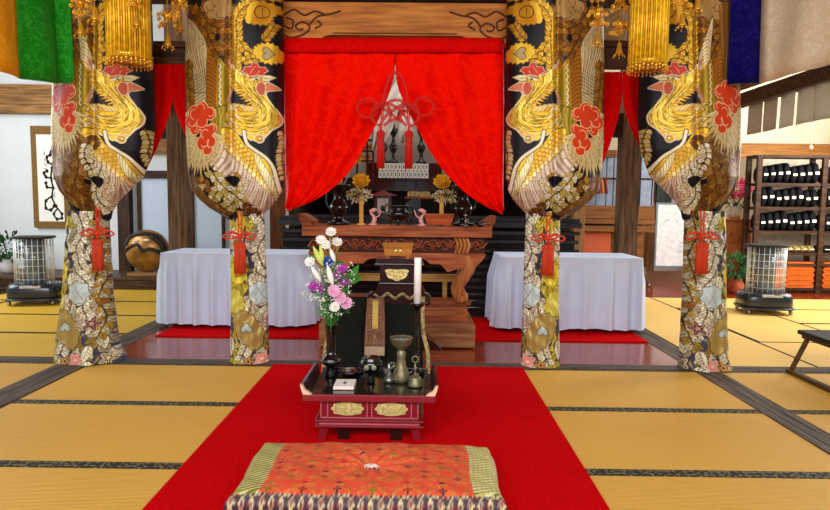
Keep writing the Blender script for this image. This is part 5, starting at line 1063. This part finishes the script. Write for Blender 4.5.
# ------------------------------------------------------------------ brocade cushion
cv = Canvas(280, 170, C(226, 84, 58, .12), 4); ORG = C(232, 112, 66, .12); CO2 = C(216, 128, 60, .2); TN = C(190, 140, 60, .25); rg = np.random.default_rng(5)
for _ in range(700): x, y = rg.uniform(0, 280), rg.uniform(0, 170); cv.disc(x, y, rg.uniform(1, 3.5), [ORG, C(236, 74, 52, .08), C(222, 118, 70, .15)][int(rg.integers(3))])
for i in range(8):
    for j in range(6):
        x = 20+i*36+(18 if j % 2 else 0); y = 12+j*30
        for k in range(6): a = k*PI/3; cv.line([tuple(p) for p in spl([(x+6*math.cos(a), y+6*math.sin(a)), (x+13*math.cos(a+.3), y+11*math.sin(a+.3)), (x+15*math.cos(a+.8), y+13*math.sin(a+.8)), (x+9*math.cos(a+.9), y+9*math.sin(a+.9))], 5)], 1.5, [C(206, 150, 70, .3), C(196, 120, 60, .2)][k % 2])
        cc = [C(150, 24, 40), C(84, 36, 60), C(120, 110, 40)][(i+j) % 3]
        for dx_, dy_ in ((2.6, 0), (-2.6, 0), (0, 2.2), (0, -2.2)): cv.disc(x+dx_, y+dy_, 2.1, cc, CO2, .4)
        cc = [C(190, 30, 40), C(130, 120, 50), C(90, 40, 70)][(i*2+j) % 3]
        for dx_, dy_ in ((2, 0), (-2, 0), (0, 1.8), (0, -1.8)): cv.disc(x+18+dx_, y+15+dy_, 1.6, cc)
# side borders of yellow-green chevron brocade, front border of dark diamonds
for x0, x1, bg in ((0, 30, C(150, 150, 60, .25)), (250, 280, C(206, 206, 130, .25))):
    cv.fill([(x0, 0), (x1, 0), (x1, 170), (x0, 170)], bg)
    for k in range(26):
        y = k*7; xm = (x0+x1)/2; cv.line([(x0, y+8), (xm, y+4), (x1, y-2)], 2.2, C(232, 228, 176, .2)); cv.line([(x0, y+11), (xm, y+7), (x1, y+1)], 1.3, C(96, 96, 36)); [cv.disc(x0+4+q_*5, y+6-q_*1.6, 1.1, C(186, 170, 70)) for q_ in range(5)]
cvb = Canvas(280, 84, C(62, 44, 56, .05), 4)
for i in range(30):
    for j in range(11):
        x = i*10+(5 if j % 2 else 0); y = j*8+4; cvb.fill([(x-4, y), (x, y-4), (x+4, y), (x, y+4)], [C(196, 180, 140, .2), C(150, 60, 70), C(120, 110, 110)][(i+j) % 3], C(220, 200, 150), .5); cvb.disc(x, y, 1.2, C(60, 30, 50))
cv.done(); cvb.done()
CX, CY, CW, CD, CH = -.20, 2.60, .55, .285, .125
nU, nV = 260, 180; XYZ = np.zeros((nV, nU, 3)); CO = np.zeros((nV, nU, 4))
for j in range(nV):
    for i in range(nU):
        u = i/(nU-1)*2-1; v = j/(nV-1)*2-1                      # v=-1 front ... 1 back
        au, av = abs(u), abs(v); su = 1 if u >= 0 else -1; sv = 1 if v >= 0 else -1
        # inner .86 of the range is the top, outer rolls over the edge
        def rollv(a, half):
            k = .84
            if a <= k: return a/k*(half-.045), 0.
            q = (a-k)/(1-k)*PI*.95; return half-.045+.045*math.sin(q) if q < PI/2 else half-.045+.045*math.sin(q), (1-math.cos(q))*.5
        x, du = rollv(au, CW); y, dv = rollv(av, CD)
        pinch = math.exp(-((x/.07)**2+(y/.06)**2)); puff = (1-(x/CW)**4)*(1-(y/CD)**4)
        r_ = math.hypot(x, y*1.4); th = math.atan2(su*x, sv*y); rad = .006*math.sin(th*11)*math.exp(-((r_-.12)/.1)**2)+.004*math.sin(su*x*31+sv*y*20)*math.sin(sv*y*27+su*x*9)
        edge = .012*(1-abs(x)/CW*.4)
        z = CH-.020+.028*puff-.032*pinch+rad-(CH-.012)*max(du, dv)
        z += .018*(au**6)*(av**6)
        XYZ[j, i] = (su*x*(1+.012*math.sin(sv*y*14)), sv*y*(1+.018*math.cos(su*x*7)), max(.008, z))
        cu, cvv = (u/.9+1)/2*280, (1-(v/.9+1)/2)*170
        if v < -.86: CO[j, i] = cvb.sample(np.array([cu]), np.array([(-v-.86)/.14*70]))[0]
        elif v > .88: CO[j, i] = cvb.sample(np.array([cu]), np.array([(v-.88)/.12*22]))[0]
        else: CO[j, i] = cv.sample(np.array([cu]), np.array([cvv]))[0]
t = thing('floor_cushion', 'large rectangular orange brocade cushion with yellow green side bands on the red carpet', 'cushion', (CX, CY, .013))
gridmesh('cushion_cover', XYZ, paintmat('cushion_brocade', .5, .4, 200, .6), CO, False, t)
MB().box(-CW+.05, CW-.05, -CD+.05, CD-.05, 0.0, .06, bev=.02).build('stuffing', mat('lining', (90, 40, 40), .8), t)
b = MB(); r = random.Random(3)
for k in range(9): a = k*.7; b.tube(spl([(0, 0, CH-.022), (.018*math.cos(a), .015*math.sin(a), CH-.008), (.034*math.cos(a), .022*math.sin(a), CH-.016-.004*(k % 2))], 4), .0022, 5)
b.ball((0, 0, CH-.014), .008, 0, 8); b.build('centre_thread_knot', mWp, t)
for sg in (-1, 1): b = MB(); b.tube([(sg*(CW-.004), CD*.55+.02*math.sin(k), .07+.01*math.cos(k*2)) for k in np.linspace(0, 3, 8)], .004, 5); b.build('white_corner_thread', mWp, t)
# ------------------------------------------------------------------ paraffin heaters
mHb = mat('heater_blue_black', (26, 34, 44), .3, 0, .1, 6, coat=.3); mChr = mat('chrome', (235, 235, 232), .3, .4, .03); mGla = mat('heater_glass', (210, 225, 235), .08, 0, .02, 4, trans=.85)
def heater(px, lab, rz, s=1.):
    p = P(px, 300, 7.35); t = thing('space_heater', lab, 'heater', (p[0], 7.38, .004), rz, 'round kerosene heaters'); k = 7.2/F
    w_, d, H = 25.5*k, .23, 70*k
    pts = lambda W, D, n=32: [(W*math.copysign(abs(math.cos(a))**.45, math.cos(a)), D*math.copysign(abs(math.sin(a))**.45, math.sin(a))) for a in np.linspace(0, 2*PI, n, endpoint=False)]
    def stack(b, lay, mi=0):
        n = 32; vs = []; 
        for W, D, z in lay: vs += [(x, y, z) for x, y in pts(W, D, n)]
        fs = [(j*n+i, j*n+(i+1) % n, (j+1)*n+(i+1) % n, (j+1)*n+i) for j in range(len(lay)-1) for i in range(n)]; fs += [tuple(reversed(range(n))), tuple(len(lay)*n-n+i for i in range(n))]
        b.add(vs, fs, mi, True)
    b = MB(); stack(b, [(w_*.98, d, .055), (w_, d*1.02, .06), (w_, d*1.02, .075), (w_*.96, d*.98, .08)]); b.build('base_tray', mHb, t)
    b = MB(); stack(b, [(w_*.90, d*.92, .081), (w_*.95, d*.95, .10), (w_*.93, d*.93, .20), (w_*.84, d*.84, .245), (w_*.7, d*.7, .25)]); b.build('fuel_tank_body', mHb, t)
    for sx_ in (-1, 1):
        for sy in (-1, 1):
            b = MB(); M = Matrix.Translation((sx_*w_*.78, sy*d*.78, .026)) @ Matrix.Rotation(PI/2, 4, 'Y'); b.lathe([(.001, -.012), (.026, -.012), (.026, .012), (.001, .012)], 16, 0, M); b.box(sx_*w_*.78-.008, sx_*w_*.78+.008, sy*d*.78-.008, sy*d*.78+.008, .03, .0545); b.build('castor', mSteel, t)
    R_ = w_*.60; MB().lathe([(R_*.62, .2505), (R_*.62, H-.04), (R_*.60, H-.04), (R_*.60, .2505)], 24).build('glass_chimney', mGla, t)
    b = MB(); b.lathe([(R_*.5, .2505), (R_*.5, .34), (R_*.42, .36), (R_*.42, .50), (R_*.44, .52), (R_*.3, .56), (.001, .56)], 20)
    for k_2 in range(12): a = 2*PI*k_2/12; b.tube([(R_*.45*math.cos(a), R_*.45*math.sin(a), .36), (R_*.45*math.cos(a), R_*.45*math.sin(a), .55)], .004, 4)
    b.build('burner_cage', mat('burner_white', (225, 222, 215), .4, .3), t)
    b = MB(); n = 22
    for k_2 in range(n): a = 2*PI*k_2/n; x, y = R_*1.12*math.cos(a), R_*.95*math.sin(a); b.tube([(x, y, .245), (x, y, H-.03)], .0042, 5)
    for z in (.30, .38, .46, .54, .62, .70): 
        if z < H-.05: b.tube([(R_*1.12*math.cos(a), R_*.95*math.sin(a), z) for a in np.linspace(0, 2*PI, 32, endpoint=False)], .0028, 5, 0, None, True)
    b.build('wire_guard', mChr, t)
    b = MB(); stack(b, [(R_*1.16, R_*1.0, H-.03), (R_*1.2, R_*1.03, H-.022), (R_*1.2, R_*1.03, H-.005), (R_*1.1, R_*.95, H)]); b.build('top_plate', mat('heater_top', (46, 48, 46), .4, .3), t)
    b = MB(); b.box(-w_*.35, w_*.4, -d*1.0, -d*.74, .205, .235, bev=.008); b.build('control_panel', mat('panel_grey', (190, 194, 190), .4), t)
    MB().box(w_*.1, w_*.3, -d*1.005, -d*.9, .236, .239).build('dial_window', mInk, t)
    for sg in (-1, 1): MB().tube([(sg*R_*1.18, -R_*.2, .24), (sg*R_*1.18, -R_*.2, H-.03)], .007, 6).build('guard_post', mChr, t)
heater(35, 'black kerosene heater with chrome wire guard on the left, in front of the calligraphy scroll', .25); heater(765, 'black kerosene heater with chrome wire guard on the right, before the cushion rack', -.12)
o = MB().tube(spl([(P(10, 291, 7.4)[0], 7.4, .10), (P(5, 300, 7.3)[0], 7.4, .03), (P(-20, 312, 7.0)[0], 7.3, .009)], 8), .007, 6).build('power_cord', mInk); tag(o, 'black power cord running left from the left heater', 'cord')
# ------------------------------------------------------------------ bench
mBen = wood('bench_wood', (70, 52, 36), (104, 80, 56), 'y', .5)
t = thing('low_bench', 'low wooden bench with a dark padded seat at the right edge of the tatami', 'bench', (3.07, 4.40, .003))
MB().box(-.20, .62, -.25, .27, .30, .335, bev=.012).build('seat', mat('dark_pad', (34, 36, 28), .6), t)
MB().box(-.18, .6, -.22, .24, .275, .2995).build('seat_frame', mBen, t)
for x0 in (-.24, .60):
    for (y0, y1) in ((-.2, -.24), (.2, .24)):
        MB().tube([(x0+(.08 if x0 < 0 else -.06), y0, .275), (x0+.0, y1, .03)], .018, 8).build('leg', mBen, t)
    MB().box(x0-.022, x0+.022, -.28, .28, 0, .0295, bev=.004).build('runner', mBen, t)
# ------------------------------------------------------------------ hanging paper notices along the right lintel
px_ = 3.36
for k in range(7):
    y0 = 4.62+k*.27; t = thing('paper_notice', ['blank cream paper notice nearest the camera on the right lintel', 'cream paper notice second from the camera on the right lintel', 'cream paper notice third from the camera on the right lintel', 'cream paper notice in the middle of the row on the right lintel', 'cream paper notice third from the back on the right lintel', 'pale brown paper notice second from the back on the right lintel', 'pale brown lettered paper notice at the back end of the right lintel'][k], 'notice', (px_, y0, 2.0), 0, 'paper notices hung along the right lintel')
    zb_, zt_ = -.005+.0*k, .30
    g = [[(.012*math.sin(u*4+k)+.004*v, u*.262, zb_+(zt_-zb_)*v) for u in np.linspace(0, 1, 8)] for v in np.linspace(0, 1, 6)]
    o = MB().sheet(g).build('sheet', mat('notice_paper' if k < 5 else 'notice_paper_brown', (214, 206, 180) if k < 5 else (188, 168, 140), .9, 0, .03), t); solid(o, .003)
    if k == 6 or k == 0:
        b = MB(); r = random.Random(k)
        for m_ in range(6): zc_ = .25-m_*.035; b.tube([(-.012, .13+r.uniform(-.02, 0), zc_), (-.012, .15+r.uniform(0, .02), zc_+r.uniform(-.008, .008))], .002, 4)
        b.build('brush_writing', mat('faded_ink', (150, 130, 110), .8), t)
struct(MB().box(px_-.03, px_+.08, 3.6, 6.9, 2.31, 2.44).build('trim_50', mDB))
# right back joinery
b = MB(); bx_px(b, 655, 900, 144, 158, 10.2, .1); struct(b.build('trim_51', wood('lintel', (150, 96, 44), (190, 134, 72), 'x', .5)))
b = MB(); bx_px(b, 655, 900, 60, 143.5, 10.25, .06); struct(b.build('trim_52', mWallC))
b = MB(); bx_px(b, 578, 592, 135, 300, 9.6, .1); struct(b.build('trim_53', mJz))
# display shelf window with hangers seen left of the right post
t = thing('glazed_cupboard', 'wooden cupboard with dark glazed upper doors left of the right weathered post', 'cupboard', (PX(600, 200, 9.2), 9.25, .003)); ox = PX(600, 200, 9.2); mOak = wood('oak', (116, 74, 40), (150, 102, 60), 'x', .5)
b = MB()
for (x0, x1, y0, y1) in [(583, 655, 206, 219), (583, 655, 219.5, 224), (583, 655, 226, 232), (583, 617, 150, 157)]: bpx(b, x0, x1, y0, y1, 9.2, .3, 0, ox, 9.25)
b.box(-.4, .8, .3, .34, 0, 2.0); b.build('carcass', mOak, t)
b = MB()
for x in (584, 596, 606, 613, 640, 652): bpx(b, x, x+1.5, 157, 206, 9.22, .03, 0, ox, 9.25)
bpx(b, 583, 655, 178, 180, 9.22, .03, 0, ox, 9.25); b.build('glazing_bars', mJ, t)
b = MB(); bpx(b, 583, 655, 157, 206, 9.4, .01, 0, ox, 9.25); b.build('back_glass', mat('pale_window', (150, 164, 186), .4), t)
b = MB(); bpx(b, 583, 611, 232.5, 254, 9.3, .05, 0, ox, 9.25); b.build('pink_cloth_front', mat('salmon_cloth', (206, 104, 74), .8, 0, .15, 20, .2, (30, 30, 2)), t)
for k in range(5):
    p = P(590+k*4, 178, 9.1); t = thing('folded_stole', ['leftmost', 'second from the left', 'middle', 'second from the right', 'rightmost'][k]+' of the orange and brown stoles hanging before the glazed cupboard', 'stole', (p[0], 9.15, p[2]-.246), 0, 'stoles hanging before the cupboard')
    b = MB(); b.tube([(-.01, 0, .25), (0, 0, .24), (.03, 0, .02)], [.006, .022, .026], 8, flat=.4); b.build('cloth', mat('stole_orange' if k % 2 else 'stole_brown', (196, 96, 40) if k % 2 else (120, 50, 36), .7), t); MB().tube([(-.02, 0, .25), (.02, 0, .25)], .006, 6).build('hanger', mJ, t)
b = MB(); bpx(b, 586, 612, 176.6, 177.8, 9.13, .071); o = b.build('hanging_rail', mSteel); tag(o, 'thin metal rail carrying the small orange stoles', 'rail')
# doors right of the post
for i, (x0, x1, m) in enumerate([(637, 645, mat('sliding_door_paper', (206, 200, 186), .8)), (645.5, 656, wood('door', (120, 84, 52), (156, 114, 74), 'z', .5)), (656.5, 690, mat('sliding_door_white', (208, 212, 210), .8))]):
    b = MB(); bx_px(b, x0, x1, 144, 271, 10.6, .05); struct(b.build('door_%d' % (i+1), m))
b = MB(); bx_px(b, 637, 700, 138, 143.8, 10.55, .1); struct(b.build('trim_54', mOak))
b = MB(); bx_px(b, 657, 672, 176, 203, 10.55, .05); o = b.build('picture_panel', mat('dark_picture', (50, 62, 54), .4)); tag(o, 'dark green window-like picture above the white board', 'picture')
# white board on castors
Yw = 9.7; p = P(678, 238, Yw); t = thing('whiteboard', 'white writing board in a grey frame on castors behind the outermost right pillar', 'whiteboard', (p[0], Yw, .003)); k = Yw/F
x0, x1 = -21.5*k, 21.5*k; zA, zB = PZ(678, 266, Yw), PZ(678, 205, Yw)
MB().box(x0, x1, -.012, .012, zA, zB).build('board', mat('board_white', (236, 238, 240), .25), t)
b = MB(); b.box(x0-.03, x0, -.02, .02, zA-.03, zB+.03).box(x1, x1+.03, -.02, .02, zA-.03, zB+.03).box(x0, x1, -.02, .02, zB, zB+.03).box(x0, x1, -.02, .02, zA-.03, zA); b.build('frame', mat('grey_frame', (120, 130, 140), .4, .3), t)
b = MB(); r = random.Random(6)
for m_ in range(16): x = r.uniform(x0*.7, x1*.7); z = r.uniform(zA+.15, zB-.1); b.tube([(x, -.014, z), (x+r.uniform(-.05, .05), -.014, z+r.uniform(-.03, .05)), (x+r.uniform(-.06, .06), -.014, z+r.uniform(-.04, .04))], .003, 4)
b.build('faint_drawing', mat('faint_marker', (170, 176, 180), .6), t)
for sg in (-1, 1): b = MB(); b.box(sg*.5-.02, sg*.5+.02, -.22, .22, .06, .09); b.box(sg*.5-.015, sg*.5+.015, -.015, .015, .09, zA-.03); b.ball((sg*.5, -.19, .03), .03); b.ball((sg*.5, .19, .03), .03); b.build('castor_foot', mSteel, t)
# orange cabinet with flowers
Yc = 10.0; ox = PX(737, 240, Yc); t = thing('wooden_cabinet', 'orange-brown wooden cabinet with a pink flowering pot on top, behind the right pillar', 'cabinet', (ox, Yc, .003)); mOc = wood('orange_cabinet', (176, 98, 48), (206, 130, 72), 'z', .4); zc_ = PZ(737, 219, Yc)
MB().box(-.30, .42, 0, .4, 0, zc_-.03, bev=.006).build('carcass', mOc, t); MB().box(-.32, .44, -.02, .42, zc_-.0295, zc_, bev=.005).build('top', mOc, t)
for i in range(2):
    for j in range(3): x = -.28+i*.35; z = .06+j*(zc_-.12)/3; d_ = MB().box(x, x+.33, -.018, -.0005, z, z+(zc_-.16)/3, bev=.004).build('door_panel', mOc, t); MB().ball((x+.165, -.03, z+.12), .014).build('knob', mDkPost, d_)
pot_plant((PX(741, 218, Yc), Yc+.2, zc_+.003), 1.35, 'pink flowering plant in a white pot on the orange-brown cabinet', 'potted plant', mat('white_pot', (230, 230, 226), .4), 200, mat('hot_pink', (240, 50, 120), .6, 0, .2))
p = P(731, 276, 9.3); pot_plant((p[0]-.1, 8.95, .003), 1.4, 'dark green leafy plant in a terracotta pot beside the cushion rack', 'potted plant', mat('terracotta', (170, 90, 60), .7), 260)
# ------------------------------------------------------------------ rack of stored cushions
Yr = 9.05; mRk = wood('rack_wood', (52, 34, 24), (84, 58, 40), 'x', .5); xr0 = PX(756, 230, Yr); xr1 = PX(821, 230, Yr); xr2 = xr1+1.0
levels = [PZ(790, y, Yr) for y in (183, 207, 231, 252.5, 263.5)]; ztop = PZ(790, 158, Yr)
t = thing('storage_rack', 'tall dark wooden open rack at the right filled with stored cushions', 'rack', (xr0, Yr, .003)); W = xr1-xr0
for x in (0, W, W+1.05):
    for y in (-.02, .27): MB().box(x-.035, x+.035, y, y+.05, 0, ztop, bev=.004).build('upright', mRk, t)
for z in levels+[.08]: MB().box(.036, W-.036, 0, .29, z-.045, z-.004).build('shelf', mRk, t); MB().box(W+.036, W+1.014, 0, .29, z-.045, z-.004).build('shelf', mRk, t)
MB().box(-.04, W+1.09, -.0, .31, ztop+.001, ztop+.04).build('top_board', mRk, t)
struct(MB().box(PX(753, 230, 9.75), 6.6, 9.75, 9.8, -.06, 2.0).build('trim_55', mat('back_panel', (214, 200, 176), .8)))
mBk = mat('black_cushion', (20, 20, 22), .7, 0, .2, 8); mTagw = mat('white_tag', (230, 228, 220), .6); mOc2 = mat('orange_cushion', (214, 104, 36), .75, 0, .1, 10, .2); mPC = mat('patterned_cushion', (196, 170, 90), .7, 0, .6, 30, col2=(70, 60, 50))
tmpl = None; names = ['top', 'second', 'third', 'fourth']
for lv in range(4):
    n = 8; 
    for bay in range(2):
        nn = n if bay == 0 else 7; x0 = .05 if bay == 0 else W+.05; ww = (W-.1)/8 if bay == 0 else .96/7
        for k in range(nn):
            x = xr0+x0+ww*(k+.5); zq_ = levels[lv]-.004+.003+.0005
            lab = 'black rolled cushion, %s shelf of the %s rack bay, %s' % (names[lv], ['left', 'right'][bay], ['first from the left', 'second from the left', 'third from the left', 'fourth from the left', 'fifth from the left', 'sixth from the left', 'seventh from the left', 'eighth from the left'][k])
            if lv == 3 and k > 3 and bay == 0: lab = lab.replace('black rolled', 'patterned yellow rolled')
            t = thing('rolled_cushion', lab, 'cushion', (x, Yr+.145, zq_), 0, 'rolled cushions stored on the rack'); hh = .245+.018*((k*5+lv*2) % 4)
            if lv == 3: hh = .10
            b = MB(); b.lathe([(.001, -.14), (ww*.32, -.14), (ww*.47, -.12), (ww*.49, 0), (ww*.47, .1), (ww*.32, .12), (.001, .12)], 14, 0, Matrix.Translation((0, 0, hh/2)) @ Matrix.Rotation(PI/2, 4, 'X'), 1, hh/2/(ww*.49)); b.build('roll', mPC if (lv == 3 and k > 3 and bay == 0) else mBk, t)
            MB().box(-ww*.28, ww*.28, -.146, -.1405, hh*.42, hh*.56, bev=.002).build('white_label', mTagw, t)
for bay in range(2):
    for st in range(2):
        for k in range(5):
            ww = .42; x = xr0+(.255+st*.435 if bay == 0 else W+.29+st*.48)
            if False: continue
            t = thing('flat_cushion', 'orange floor cushion, %s stack of the %s rack bay, %s' % (['left', 'right'][st], ['left', 'right'][bay], ['lowest', 'second from the bottom', 'third from the bottom', 'fourth from the bottom', 'topmost'][k]), 'cushion', (x, Yr+.145, .0785+k*.076), 0, 'orange floor cushions in stacks on the rack')
            g = [(-ww/2+.02, .0), (ww/2-.02, .0), (ww/2, .025), (ww/2, .045), (ww/2-.03, .072), (-ww/2+.03, .072), (-ww/2, .045), (-ww/2, .025)]; MB().prism(g, -.13, .11).build('cushion_body', mOc2, t); MB().box(-ww/2+.03, ww/2-.03, -.136, -.1305, .033, .039).build('seam', mat('seam_dark', (150, 60, 20), .8), t)
o = MB().tube([(0, 0, 0), (0, 0, 4.298-P(811, 146, 8.6)[2])], .006, 6).ball((0, 0, -.02), .025, 0, 10).build('pull_cord', mTagw, None, (P(811, 146, 8.6)[0], 8.6, P(811, 146, 8.6)[2])); tag(o, 'thin lamp pull cord with a pale knob hanging above the rack', 'cord')
